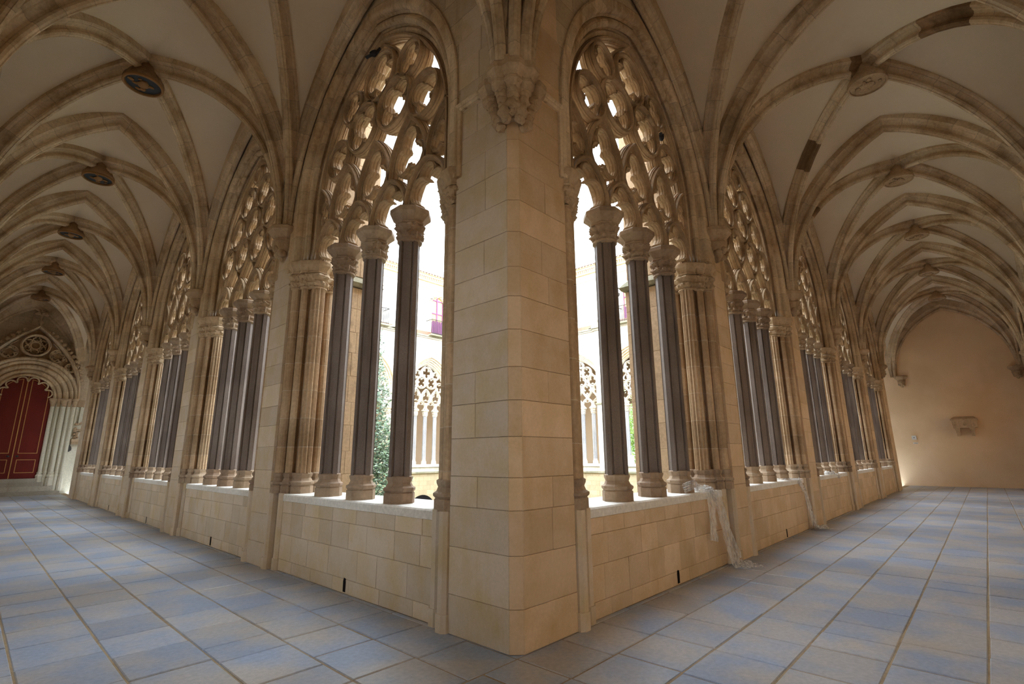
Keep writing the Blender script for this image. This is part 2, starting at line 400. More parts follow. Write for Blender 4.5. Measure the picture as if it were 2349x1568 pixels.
def bez(p0, p1, p2, p3, n=10):
    return [tuple((1 - t) ** 3 * a + 3 * (1 - t) ** 2 * t * b + 3 * (1 - t) * t * t * c + t ** 3 * d for a, b, c, d in zip(p0, p1, p2, p3)) for t in [i / n for i in range(n + 1)]]
def barprof(w, d0, d1):
    h = w / 2
    r = [(.016, d0), (.02, d0 + .022), (h * .5, d0 + .05), (h * .78, d0 + .055), (h * .8, d0 + .075), (h, d0 + .085), (h, d0 + .12), (h * .66, d0 + .135), (h, d0 + .15), (h, d1 - .10), (h * .7, d1 - .085), (h * .75, d1 - .06), (h * .5, d1 - .045), (.016, d1)]
    return r + [(-a, b) for a, b in r[::-1]]
MAIN = barprof(.098, .16, .41)
_c = [(.006, .20), (.009, .21), (.022, .222), (.024, .24), (.016, .252), (.024, .265), (.024, .29), (.016, .302), (.024, .315), (.020, .34), (.006, .37)]
CUSP = _c + [(-a, b) for a, b in _c[::-1]]
def circle(cx, cz, r, n=20): return [(cx + r * math.cos(2 * PI * i / n), cz + r * math.sin(2 * PI * i / n)) for i in range(n)]
def foil(cx, cz, r, n, rot=0.0, k=7, stretch=1.0):
    """n-lobed foil inside a circle of radius r"""
    rho = r * math.sin(PI / n) / (1 + math.sin(PI / n)) * 1.08; d = r - rho
    pts = []
    for i in range(n):
        a = rot + 2 * PI * i / n
        half = PI - math.acos(min(1, max(-1, d * math.sin(PI / n) / rho))) + PI / n * .0
        half = PI * .5 + PI / n * .55
        for j in range(k + 1):
            b = a - half + 2 * half * j / k
            pts.append((cx + d * math.cos(a) + rho * math.cos(b), cz + (d * math.sin(a) + rho * math.sin(b)) * stretch))
    return pts
def lancets(mb):
    for i in range(4):
        u = -1.29 + .86 * i; R1 = .62
        pts = []
        for t in range(9):
            th = math.acos((R1 - .43) / R1) * t / 8
            pts.append((u - .43 + R1 - R1 * math.cos(th), 4.83 + R1 * math.sin(th)))
        left = pts; right = [(2 * u - x, z) for x, z in pts[::-1]]
        bar2d(mb, [(u - .43, 4.74)] + left + right[1:] + [(u + .43, 4.74)], MAIN)
        # trefoil cusping of the light
        p = arc(u - .17, 5.0, .185, 250, 52, 7)[0:] ; top = arc(u, 5.20, .145, 190, -10, 7); q = [(2 * u - x, z) for x, z in p[::-1]]
        bar2d(mb, p, CUSP); bar2d(mb, top, CUSP); bar2d(mb, q, CUSP)
def frame_bar(mb):
    pts = [(1.70, 4.74)] + [arch_pt(1.70, i / 16)[:2] for i in range(17)]
    pts = pts + [(-x, z) for x, z in pts[-2::-1]]
    bar2d(mb, pts, MAIN)
def tracery_a():
    mb = MB(); lancets(mb); frame_bar(mb)
    for um in (-.86, 0, .86):
        for sg in (-1, 1):
            bar2d(mb, bez((um + sg * .43, 5.42), (um + sg * .43, 5.72), (um + sg * .30, 6.02), (um, 6.26)), MAIN)
        bar2d(mb, foil(um, 5.70, .34, 3, PI / 2, stretch=1.15), CUSP, True)
        bar2d(mb, [(um, 4.78), (um, 5.3)], CUSP)
    for sg in (-1, 1):
        bar2d(mb, bez((sg * 1.29, 5.42), (sg * 1.29, 5.70), (sg * 1.42, 5.95), (sg * 1.70, 6.12)), MAIN)
        bar2d(mb, foil(sg * 1.55, 5.62, .22, 3, PI / 2, 5), CUSP, True)
        for (cx, cz, r, n, ro) in ((.43, 6.72, .41, 4, PI / 4), (1.16, 6.46, .33, 3, -PI / 2), (.79, 7.26, .28, 3, PI / 2)):
            bar2d(mb, circle(sg * cx, cz, r), MAIN, True); bar2d(mb, foil(sg * cx, cz, r * .92, n, ro), CUSP, True)
        bar2d(mb, bez((sg * .05, 8.0), (sg * .2, 7.85), (sg * .42, 7.75), (sg * .50, 7.5)), CUSP)
    bar2d(mb, circle(0, 7.42, .41), MAIN, True); bar2d(mb, foil(0, 7.42, .38, 4, 0), CUSP, True)
    return mb
def tracery_b():
    mb = MB(); lancets(mb); frame_bar(mb)
    rows = [(5.97, (-1.29, -.43, .43, 1.29), .37, 4), (6.60, (-.90, 0, .90), .36, 3), (7.22, (-.45, .45), .36, 4), (7.74, (0,), .2, 3)]
    for z, us, r, n in rows:
        for u in us:
            bar2d(mb, circle(u, z, r), MAIN, True); bar2d(mb, foil(u, z, r * .92, n, PI / 4 if n == 4 else PI / 2), CUSP, True)
    for um in (-.86, 0, .86):
        for sg in (-1, 1): bar2d(mb, bez((um + sg * .43, 5.42), (um + sg * .30, 5.55), (um + sg * .1, 5.75), (um, 6.1)), MAIN)
    for sg in (-1, 1): bar2d(mb, bez((sg * 1.29, 6.5), (sg * 1.2, 6.7), (sg * 1.0, 6.95), (sg * .85, 7.1)), MAIN)
    return mb
TA, TB = tracery_a(), tracery_b()
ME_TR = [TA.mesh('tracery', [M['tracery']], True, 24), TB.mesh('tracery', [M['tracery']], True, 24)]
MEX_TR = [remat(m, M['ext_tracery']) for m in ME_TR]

def me_jamb():
    sh = MB(); extrude_profile(sh, JAMB, [1.36, 4.36])
    b = MB(); c = MB()
    for (x, y, r, k, z0) in ((2.03, .075, .08, 1, 1.07), (1.865, .14, .066, 1, 1.07), (1.80, .30, .142, 0, 1.067), (1.82, .53, .065, 0, 1.067), (1.90, .66, .05, 0, 1.067)):
        o = .045 if r < .1 else .05
        lathe(b, [(r + o, z0), (r + o, z0 + .10), (r + o * .7, z0 + .115), (r + o + .012, z0 + .14), (r + o + .012, z0 + .165), (r + o * .5, z0 + .185), (r + .005, z0 + .225), (r + .022, z0 + .262), (r + .024, z0 + .29), (r, z0 + .305)], 8, x, y, rot=22.5)
        lathe(c, [(r - .01, 4.33), (r + .022, 4.345), (r + .022, 4.365), (r, 4.375)], 16, x, y, cap=False)
        rz = [(r, 4.375), (r + .025, 4.40), (r + .04, 4.43), (r + .03, 4.455), (r + .018, 4.475), (r + .035, 4.50), (r + .06, 4.54), (r + .06, 4.56), (r + .035, 4.59)]
        pr = []
        for (r0, q0), (r1, q1) in zip(rz[:-1], rz[1:]): pr += [(r0, q0), ((r0 + r1) / 2, (q0 + q1) / 2)]
        lathe(c, pr + [rz[-1]], 36, x, y, disp=_fol(.024, x * 7), cap=False)
        lathe(c, [(r, 4.58), (r + .05, 4.60), (r + .055, 4.62), (r + .04, 4.635), (r + .07, 4.68), (r + .105, 4.715), (r + .11, 4.73), (r + .11, 4.785), (r + .10, ZCAP)], 8, x, y, rot=22.5)
    a = MB(); V = []; U = []; F = []; n = len(ARCHP); K = 18
    return sh, b, c
def me_arch(prof):
    a = MB(); V = []; U = []; F = []; n = len(prof); K = 20
    for i, (s, d) in enumerate(prof): V.append((s, d, ZCAP - .02)); U.append((i / n, ZCAP))
    for k in range(K + 1):
        for i, (s, d) in enumerate(prof):
            x, z, L = arch_pt(s, k / K); V.append((x, d, z)); U.append((i / n, ZARC + L))
    for k in range(K + 1):
        for i in range(n - 1):
            F.append((k * n + i, k * n + i + 1, (k + 1) * n + i + 1, (k + 1) * n + i))
    a.add(V, F, U); return a
jsh, jba, jca = me_jamb(); jar = me_arch(ARCHP); jax = me_arch(ARCHP_EXT)
def pair(mb, name, mat, ang=30):
    return mb.mesh(name, [mat], True, ang), mirror(mb).mesh(name, [mat], True, ang)
J = {'jamb_shaft': pair(jsh, 'jamb_shaft', M['respond'], 18), 'jamb_base': pair(jba, 'jamb_base', M['mullion_base']), 'jamb_capital': pair(jca, 'jamb_capital', M['carved'])}
JX = {k: tuple(remat(m, M['ext_arch']) for m in v) for k, v in J.items()}
arch_mb = MB(); arch_mb.add(jar.v, jar.f, jar.uv); ME_ARCH = both(arch_mb).mesh('archivolt', [M['mould']], True, 30)
arch_mx = MB(); arch_mx.add(jax.v, jax.f, jax.uv); MEX_ARCH = both(arch_mx).mesh('archivolt', [M['ext_arch']], True, 30)
def me_ped():
    mb = MB()
    for x0, x1, y0 in ((1.985, 2.118, -.05), (1.79, 1.925, .02)):
        p = [(x0, y0 + .03), (x0 + .035, y0), (x1 - .035, y0), (x1, y0 + .03), (x1, .3), (x0, .3)]
        mb.prism(p, 0.0, 1.075)
        mb.prism([(x0 - .012, y0 + .02), (x0 + .03, y0 - .014), (x1 - .03, y0 - .014), (x1 + .012, y0 + .02), (x1 + .012, .3), (x0 - .012, .3)], 0, .16)
    return mb
pm = me_ped(); PED = pair(pm, 'pedestal', M['ashlar'], 20)
def me_sill():
    mb = MB(); n = 1
    mb.add([(-1.93, .05, ZSILL - .10), (1.93, .05, ZSILL - .10), (1.93, .05, ZSILL - .016), (-1.93, .05, ZSILL - .016), (-1.93, .065, ZSILL), (1.93, .065, ZSILL),
            (1.93, TH, ZSILL), (-1.93, TH, ZSILL), (1.93, TH + .1, ZSILL - .06), (-1.93, TH + .1, ZSILL - .06), (1.93, TH + .1, ZSILL - .16), (-1.93, TH + .1, ZSILL - .16)],
           [(0, 1, 2, 3), (3, 2, 5, 4), (4, 5, 6, 7), (7, 6, 8, 9), (9, 8, 10, 11), (11, 10, 1, 0), (0, 3, 4, 7, 9, 11), (1, 10, 8, 6, 5, 2)])
    return mb
ME_SILL = me_sill().mesh('sill', [M['sill']], False)
def me_spandrel(ext):
    mb = MB(); zs = [ZCAP] + [ZARC + i * .2 for i in range(13)]
    apex = ZARC + math.sqrt((2.14 + CC) ** 2 - CC ** 2)
    zs = [z for z in zs if z < apex - .02] + [apex]
    so = 2.14
    for sg in (-1, 1):
        for d, fl in ((0.0, 1), (TH, -1)):
            V = []
            for z in zs:
                V += [(sg * (arch_s(so, z) if z < apex else 0), d, z), (sg * (HS + .05), d, z)]
            F = [(2 * i, 2 * i + 1, 2 * i + 3, 2 * i + 2) for i in range(len(zs) - 1)]
            if fl * sg < 0: F = [f[::-1] for f in F]
            mb.add(V, F, mi=0 if d == 0 else 1)
    mb.box(-HS - .05, 0, apex, HS + .05, TH, TOP, 0)
    mb.f = mb.f; 
    # garth face of the top box gets the outside stone
    mb.mi[-2] = 1
    return mb
ME_SPAN = me_spandrel(False).mesh('spandrel', [M['spandrel'], M['ext_tan']], False)
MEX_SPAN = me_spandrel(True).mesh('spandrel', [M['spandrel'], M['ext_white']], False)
def me_spikes():
    mb = MB()
    for i in range(9):
        x = 1.98 - i * .045; y = .05 + .04 * (i % 3)
        for a in (-.05, 0, .05):
            mb.add([(x - .003, y, ZCAP), (x + .003, y, ZCAP), (x, y + .006, ZCAP), (x + a, y + .01, ZCAP + .14)], [(0, 1, 3), (1, 2, 3), (2, 0, 3)])
    return mb
ME_SPIKE = me_spikes().mesh('bird_spikes', [M['spike']], False)
ME_SPIKE_M = mirror(me_spikes()).mesh('bird_spikes', [M['spike']], False)

def window(name, label, frame, variant, ext=False, spikes=False, peds=True):
    w = root(name, label, 'window', kind='structure'); w.matrix_world = frame
    X = ext
    link('sill', ME_SILL, w)
    for i, u in enumerate((-.86, 0, .86)):
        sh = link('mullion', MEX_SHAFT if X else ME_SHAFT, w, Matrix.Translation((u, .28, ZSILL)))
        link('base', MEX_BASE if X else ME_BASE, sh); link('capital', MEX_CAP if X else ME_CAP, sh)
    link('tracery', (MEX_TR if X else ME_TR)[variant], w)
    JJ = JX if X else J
    for k in (0, 1):
        js = link('jamb_shaft', JJ['jamb_shaft'][k], w)
        link('base', JJ['jamb_base'][k], js); link('capital', JJ['jamb_capital'][k], js)
        if peds: link('pedestal', PED[k], w)
        if spikes:
            sp = link('bird_spikes', ME_SPIKE if k == 0 else ME_SPIKE_M, w); sp['kind'] = 'stuff'
    link('archivolt', MEX_ARCH if X else ME_ARCH, w)
    return w

FL = lambda c: Matrix.Translation((0, c, 0)) @ Matrix.Rotation(-PI / 2, 4, 'Z')     # left arcade: local y -> +x
FR = lambda c: Matrix.Translation((c, 0, 0))                                        # right arcade: local y -> +y
FY = lambda c: Matrix.Translation((c, LB[5] + TH, 0)) @ Matrix.Rotation(PI, 4, 'Z')  # far arcade facing us across the garth
FX = lambda c: Matrix.Translation((RB[5] + TH, c, 0)) @ Matrix.Rotation(PI / 2, 4, 'Z')

# ------------------------------------------------------------------ floor
RWID = .565
def slabs(region):
    """yield (x0,y0,x1,y1) flagstones"""
    out = []
    rg = random.Random(3)
    def rows(length0, length1, lo, hi, alongx):
        k = 0
        c = hi
        while c > lo + .05:
            c0 = max(lo, c - RWID * (1 if k else .95)); s = length0; first = True; ph = rg.uniform(-.05, .05)
            while s < length1 - .05:
                l = .628 * (1 + rg.uniform(-.05, .05)) * (1.0 if rg.random() > .10 else (1.35 if rg.random() > .5 else .7))
                if first: l = .61 + ph; first = False
                e = min(length1, s + l)
                if length1 - e < .2: e = length1
                out.append((s, c0, e, c) if alongx else (c0, s, c, e)); s = e
            c = c0; k += 1
    rows(0, RB[6], -RW, 0, True)            # right gallery
    rows(0, LB[6], -LW, 0, False)           # left gallery
    rows(-LW, 0, -RW, 0, True)              # crossing under the camera
    # strips beneath the piers where the wall stands back from the floor line
    s = 0
    while s < LB[6]:
        e = s + .9; out.append((0, s, .07, e)); out.append((s, 0, e, .07)); s = e
    return out
floor = root('floor', 'flagstone floor of both galleries, bluish grey slabs with sandy joints', 'floor', kind='structure')
b = MB(); b.box(-LW - .2, -RW - .2, -.30, RB[6] + .2, .3, -.007); b.box(-LW - .2, .3, -.30, .3, LB[6] + .2, -.007)
put('joint_bed', b, M['grit'], floor, False)
S = slabs(None); cp = (-3.3, -3.0)
def vis(s):
    x, y = (s[0] + s[2]) / 2, (s[1] + s[3]) / 2
    v = Vector((x + 3.3155, y + 3.0448, -1.6)); fz = v.dot(_f)
    if fz < .3: return 99
    px = abs(v.dot(_r) / fz) / 1.03; py = -v.dot(_u) / fz / .69
    return math.hypot(x + 3.3, y + 3.04) + (50 if px > 1.08 or py > 1.15 else 0)
S.sort(key=vis)
rg = random.Random(11)
def slab_mesh(mb, x0, y0, x1, y1, dz):
    g = .005; c = .007
    x0 += g + rg.uniform(0, .004); y0 += g + rg.uniform(0, .004); x1 -= g + rg.uniform(0, .004); y1 -= g + rg.uniform(0, .004)
    mb.add([(x0, y0, -.02), (x1, y0, -.02), (x1, y1, -.02), (x0, y1, -.02), (x0, y0, dz - c), (x1, y0, dz - c), (x1, y1, dz - c), (x0, y1, dz - c),
            (x0 + c, y0 + c, dz), (x1 - c, y0 + c, dz), (x1 - c, y1 - c, dz), (x0 + c, y1 - c, dz)],
           [(8, 9, 10, 11)] + [(i, (i + 1) % 4, 4 + (i + 1) % 4, 4 + i) for i in range(4)] + [(4 + i, 4 + (i + 1) % 4, 8 + (i + 1) % 4, 8 + i) for i in range(4)])
rest = MB()
for i, (x0, y0, x1, y1) in enumerate(S):
    dz = rg.uniform(-.003, .003)
    if x1 - x0 < .02 or y1 - y0 < .02: continue
    if i < 300:
        mb = MB(); slab_mesh(mb, x0, y0, x1, y1, dz); put('flagstone', mb, M['flag'], floor, False)
    else:
        slab_mesh(rest, x0, y0, x1, y1, dz)
o = put('far_flagstones', rest, M['flag'], floor, False); o['kind'] = 'stuff'

# ------------------------------------------------------------------ arcade walls: piers, parapets, spandrels
COURSES = [.34, .42, .37, .28, .36, .33, .31, .36, .33, .30, .37, .34, .36, .33, .32, .35, .34, .36, .33, .35, .32, .36, .34, .33, .35, .34]
def fit_courses(z1, z0=0.0):
    out = []; z = z0; i = 0
    while z < z1 - .18:
        h = COURSES[i % len(COURSES)]; h = min(h, z1 - z); out.append(h); z += h; i += 1
    if out and z < z1: out[-1] += z1 - z
    return out
wall_left = root('wall_left', 'long garth arcade wall of the left gallery with piers and parapets', 'wall', kind='structure')
wall_right = root('wall_right', 'long garth arcade wall of the right gallery with piers and parapets', 'wall', kind='structure')
# corner pier
core = MB(); T = .02; c9 = .09
a_l = LC[0] - HS; a_r = RC[0] - HS
core.prism([(T, c9 + .01), (T, a_l), (TH, a_l), (TH, TH), (a_r, TH), (a_r, T), (c9 + .01, T)], 0, TOP)
cp_ = put('pier', core, M['bed'], wall_left, False); cp_['label'] = 'broad corner pier with bevelled edge between the two galleries'
fc = fit_courses(9.6)
ashlar(cp_, (0, a_l, 0), (0, -1, 0), (-1, 0, 0), a_l - c9, fc, M['ashlar'], 5, .5)
ashlar(cp_, (c9, 0, 0), (1, 0, 0), (0, -1, 0), a_r - c9, fc, M['ashlar_warm'], 6, .5)
ch = math.sqrt(2) * c9
ashlar(cp_, (0, c9, 0), (1, -1, 0), (-1, -1, 0), ch, fc, M['ashlar_warm'], 8, 2.0)

def pier(wall, a0, a1, left, near, seed):
    mb = MB()
    if left: mb.box(T, a0, GZ, TH, a1, TOP)
    else: mb.box(a0, T, GZ, a1, TH, TOP)
    p = put('pier', mb, M['bed'], wall, False)
    cs = fit_courses(6.6)
    m = M['ashlar'] if left else M['ashlar_warm']
    if left: ashlar(p, (-.025, a1, 0), (0, -1, 0), (-1, 0, 0), a1 - a0, cs, m, seed, .6, thick=.047)
    else: ashlar(p, (a0, -.025, 0), (1, 0, 0), (0, -1, 0), a1 - a0, cs, m, seed, .6, thick=.047)
    up = MB()
    if left: up.box(0, a0, 6.6, T, a1, TOP)
    else: up.box(a0, 0, 6.6, a1, T, TOP)
    put('upper_facing', up, M['spandrel'], p, False)
def parapet(wall, c, left, seed, slot=True):
    mb = MB(); w = 1.95
    if left: mb.box(.08, c - w, 0, TH, c + w, ZSILL - .1)
    else: mb.box(c - w, .08, 0, c + w, TH, ZSILL - .1)
    p = put('parapet', mb, M['bed'], wall, False)
    cs = [.16, .34, .30, ZSILL - .10 - .80]
    m = M['ashlar'] if left else M['ashlar_warm']
    if left: ashlar(p, (.06, c + w, 0), (0, -1, 0), (-1, 0, 0), 2 * w, cs, m, seed, .5)
    else: ashlar(p, (c - w, .06, 0), (1, 0, 0), (0, -1, 0), 2 * w, cs, m, seed, .5)
    if slot:  # black plate instead of a cavity, shade painted in
        s = MB(); k = .12
        pr = [(-.028, .0), (.028, .0), (.03, .11), (.02, .15), (-.015, .155), (-.03, .12)]
        V = [(x + k, -.004, z + .02) for x, z in pr] + [(x + k, .02, z + .02) for x, z in pr]
        s.add(V, [tuple(range(6))] + [(i, i + 6, (i + 1) % 6 + 6, (i + 1) % 6) for i in range(6)])
        o = put('drain_slot', s, M['dark'], p, False); o['label'] = 'small black drain slot at floor level'
        o.matrix_local = face_mat((.06, c, 0), (0, -1, 0), (-1, 0, 0)) if left else face_mat((c, .06, 0), (1, 0, 0), (0, -1, 0))
for i, c in enumerate(LC):
    parapet(wall_left, c, True, 20 + i, i < 4)
    a1 = (LC[i + 1] - HS) if i + 1 < 5 else LB[5] + TH
    pier(wall_left, c + HS, a1, True, i < 3, 40 + i)
for i, c in enumerate(RC):
    parapet(wall_right, c, False, 60 + i, i < 2)
    a1 = (RC[i + 1] - HS) if i + 1 < 5 else RB[5] + TH
    pier(wall_right, c + HS, a1, False, i < 3, 80 + i)
for i, c in enumerate(LC): link('spandrel', ME_SPAN, wall_left, FL(c))
for i, c in enumerate(RC): link('spandrel', ME_SPAN, wall_right, FR(c))
# outside skin below the sills
o_ = MB(); o_.box(TH - .05, TH - .05, GZ, TH, LB[5] + TH, .93); put('garth_footing', o_, M['ext_low'], wall_left, False)
o_ = MB(); o_.box(TH, TH - .05, GZ, RB[5] + TH, TH, .93); put('garth_footing', o_, M['ext_low'], wall_right, False)

ords = ['nearest', 'second', 'third', 'fourth', 'farthest']
for i, c in enumerate(LC):
    window('window_%d' % (i + 1), ('%s of the five traceried openings along the left gallery' % ords[i]) + (', beside the corner pier' if i == 0 else ''), FL(c), i % 2, spikes=i < 2)
for i, c in enumerate(RC):
    window('window_%d' % (i + 6), ('%s of the five traceried openings along the right gallery' % ords[i]) + (', beside the corner pier' if i == 0 else ''), FR(c), (i + 0) % 2, spikes=i < 2)

# string courses turned up around the corner pier and beside every window head
def string_path(mb, pts, nrm):
    """pts in wall plane (s,z); nrm builder maps (s, out, z) to world"""
    prof = [(-.045, .0), (-.045, .03), (-.02, .045), (0.0, .035), (.015, .05), (.04, .055), (.045, .0)]
    P = np.array(pts, float)
    B = np.vstack([P[1:] - P[:-1], P[-1] - P[-2]]); A = np.vstack([P[1] - P[0], P[1:] - P[:-1]])
    A /= np.linalg.norm(A, axis=1)[:, None]; B /= np.linalg.norm(B, axis=1)[:, None]
    N = np.stack([-(A + B)[:, 1], (A + B)[:, 0]], 1); N /= np.linalg.norm(N, axis=1)[:, None]
    NB = np.stack([-B[:, 1], B[:, 0]], 1); k = 1 / (N * NB).sum(1)
    m = len(prof); V = []
    for i in range(len(P)):
        for w, d in prof: V.append(nrm(P[i, 0] + N[i, 0] * w * k[i], d, P[i, 1] + N[i, 1] * w * k[i]))
    F = [(i * m + q, i * m + q + 1, (i + 1) * m + q + 1, (i + 1) * m + q) for i in range(len(P) - 1) for q in range(m - 1)]
    F += [tuple(range(m)), tuple(range((len(P) - 1) * m, len(P) * m))[::-1]]
    mb.add(V, F)
mapL = lambda s, d, z: (-d, s, z)
mapR = lambda s, d, z: (s, -d, z)
n_trim = 0
def trim(pts, left, label):
    global n_trim
    n_trim += 1; mb = MB(); string_path(mb, pts, mapL if left else mapR)
    tag(put('trim_%d' % n_trim, mb, M['mould'], None, False), label, 'moulding', 'structure')
trim([(.30, 5.54), (a_l - .04, 5.54), (a_l - .04, 4.66)], True, 'string course bending down the left face of the corner pier')
trim([(.30, 5.54), (a_r - .04, 5.54), (a_r - .04, 4.66)], False, 'string course bending down the right face of the corner pier')
sides = MB()
for i, c in enumerate(LC):
    for e in ([c + HS + .06] + ([LC[i + 1] - HS - .06] if i < 4 else [])): string_path(sides, [(e, 5.58), (e, 4.66)], mapL)
for i, c in enumerate(RC):
    for e in ([c + HS + .06] + ([RC[i + 1] - HS - .06] if i < 4 else [])): string_path(sides, [(e, 5.58), (e, 4.66)], mapR)
n_trim += 1
tag(put('trim_%d' % n_trim, sides, M['mould'], None, False), 'short upright mouldings flanking the rib corbels along both arcades', 'moulding', 'structure')

# ------------------------------------------------------------------ end and outer walls, added roof slab
mb = MB(); mb.box(-LW - .5, LB[6], -.3, RB[6] + .5, LB[6] + .5, 4.3, 0); mb.box(-LW - .5, LB[6], 4.3, RB[6] + .5, LB[6] + .5, TOP, 1)
wd = tag(put('wall_door_end', mb, [M['doorwall'], M['spandrel']], None, False), 'pale rendered end wall around the red door', 'wall', 'structure')
# right end wall with a traceried opening to the trees far along it
we = root('wall_right_end', 'bare ochre plaster wall closing the right gallery', 'wall', kind='structure')
YO = 15.25
mb = MB(); mb.box(RB[6], -RW - .5, -.3, RB[6] + .5, YO - 1.9, TOP); mb.box(RB[6], YO + 1.9, -.3, RB[6] + .5, LB[6], TOP); mb.box(RB[6], YO - 1.9, -.3, RB[6] + .5, YO + 1.9, ZSILL); mb.box(RB[6], YO - 1.9, 8.4, RB[6] + .5, YO + 1.9, TOP)
put('plaster_face', mb, M['endwall'], we, False)
mb = MB(); mb.box(RB[6] - .05, -RW, 0, RB[6], -.0, .10); tag(put('baseboard_right_end', mb, M['endwall'], None, False), 'low plaster kerb along the foot of the right end wall', 'baseboard', 'structure')
OPW, OPZ0, OPZ1 = .62, 1.9, 4.7            # unseen windows added in the outer walls for fill light, one per bay
def outer(nm, label, left, bays, lo):
    r = root(nm, label, 'wall', kind='structure')
    def bx(mb, s0, s1, z0, z1):
        if left: mb.box(-LW - .5, s0, z0, -LW, s1, z1)
        else: mb.box(s0, -RW - .5, z0, s1, -RW, z1)
    mb = MB(); a = lo
    for c in bays:
        bx(mb, a, c - OPW, -.3, TOP); bx(mb, c - OPW, c + OPW, -.3, OPZ0); bx(mb, c - OPW, c + OPW, OPZ1, TOP); a = c + OPW
    bx(mb, a, LB[6] if left else RB[6], -.3, TOP); put('facing', mb, M['outerwall'], r, False)
    for c in bays:
        mb = MB(); bx(mb, c - .05, c + .05, OPZ0, OPZ1); bx(mb, c - OPW, c + OPW, 4.4, 4.5); put('window_bar', mb, M['mould'], r, False)
        mb = MB(); bx(mb, c - OPW, c + OPW, OPZ0, OPZ1)
        for v in range(len(mb.v)):
            x, y, z = mb.v[v]; mb.v[v] = ((-LW - .25 + (.005 if x > -LW - .2 else -.005)), y, z) if left else (x, (-RW - .25 + (.005 if y > -RW - .2 else -.005)), z)
        put('pane', mb, M['pane_cool'] if left else M['pane_warm'], r, False)  # pane of an added opening, colours the light coming in
outer('wall_outer_left', 'outer wall of the left gallery, at the frame edge', True, [-RW / 2] + [(LB[i] + LB[i + 1]) / 2 for i in range(6)], -RW - .5)
outer('wall_outer_right', 'outer wall of the right gallery, at the frame edge', False, [-LW / 2] + [(RB[i] + RB[i + 1]) / 2 for i in range(6)], -LW)
mb = MB(); mb.box(-60, -60, -.5, -LW - .5, 90, -.3); mb.box(-LW - .5, -60, -.5, 90, -RW - .5, -.3); mb.box(RB[6] + .5, -RW - .5, -.5, 90, 90, -.3); mb.box(-LW - .5, LB[6] + .5, -.5, RB[6] + .5, 90, -.3)
tag(put('ground', mb, M['pave'], None, False), 'pale paved ground outside the cloister walls', 'ground', 'structure')
mb = MB(); mb.box(-LW - .5, -RW - .5, TOP, TH, LB[6] + .5, TOP + .3); mb.box(TH, -RW - .5, TOP, RB[6] + .5, TH, TOP + .3)
mb.box(TH, LB[5], TOP, RB[6] + .5, LB[6] + .5, TOP + .25); mb.box(RB[5], TH, TOP, RB[6] + .5, LB[5], TOP + .25)
tag(put('roof', mb, M['tile'], None, False), 'flat gallery roof above the vaults', 'roof', 'structure')  # unseen slab added to stop sky light leaking through the vaults

# ------------------------------------------------------------------ vaults
CN = .35
def g(t): 
    t = min(1.0, abs(t)); return math.sqrt(max(0, (1 + CN) ** 2 - (t + CN) ** 2)) / math.sqrt((1 + CN) ** 2 - CN ** 2)
ceiling = root('ceiling', 'pale plastered rib vaults over both galleries', 'ceiling', kind='structure')
def web(x0, x1, y0, y1):
    mb = MB(); cx, cy, hx, hy = (x0 + x1) / 2, (y0 + y1) / 2, (x1 - x0) / 2, (y1 - y0) / 2
    q = [math.sin(PI / 2 * (i / 12)) for i in range(13)]; qs = [-v for v in q[:0:-1]] + q
    rs = [math.sin(PI / 2 * i / 12) for i in range(13)]
    for ax in (0, 1):
        for sg in (-1, 1):
            V = []; n = len(qs)
            for r in rs:
                for v in qs:
                    tx, ty = (sg * r, v * r) if ax == 0 else (v * r, sg * r)
                    z = ZSP + .06 + (ZCR - ZSP - .06) * (g(ty) if ax == 0 else g(tx))
                    V.append((cx + tx * hx, cy + ty * hy, z))
            F = [(j * n + i, j * n + i + 1, (j + 1) * n + i + 1, (j + 1) * n + i) for j in range(len(rs) - 1) for i in range(n - 1)]
            mb.add(V, F)
    return put('vault_web', mb, M['plaster'], ceiling, True, 50)
def ribprof(w=1.0, deep=.52):
    h = [(.016, 0), (.02, .014), (.05, .03), (.064, .065), (.052, .10), (.028, .118), (.026, .15), (.05, .185), (.095, .205), (.10, .22), (.13, .228), (.148, .255), (.14, .28), (.14, deep)]
    return [(-a * w, b) for a, b in h[::-1]] + [(a * w, b) for a, b in h]
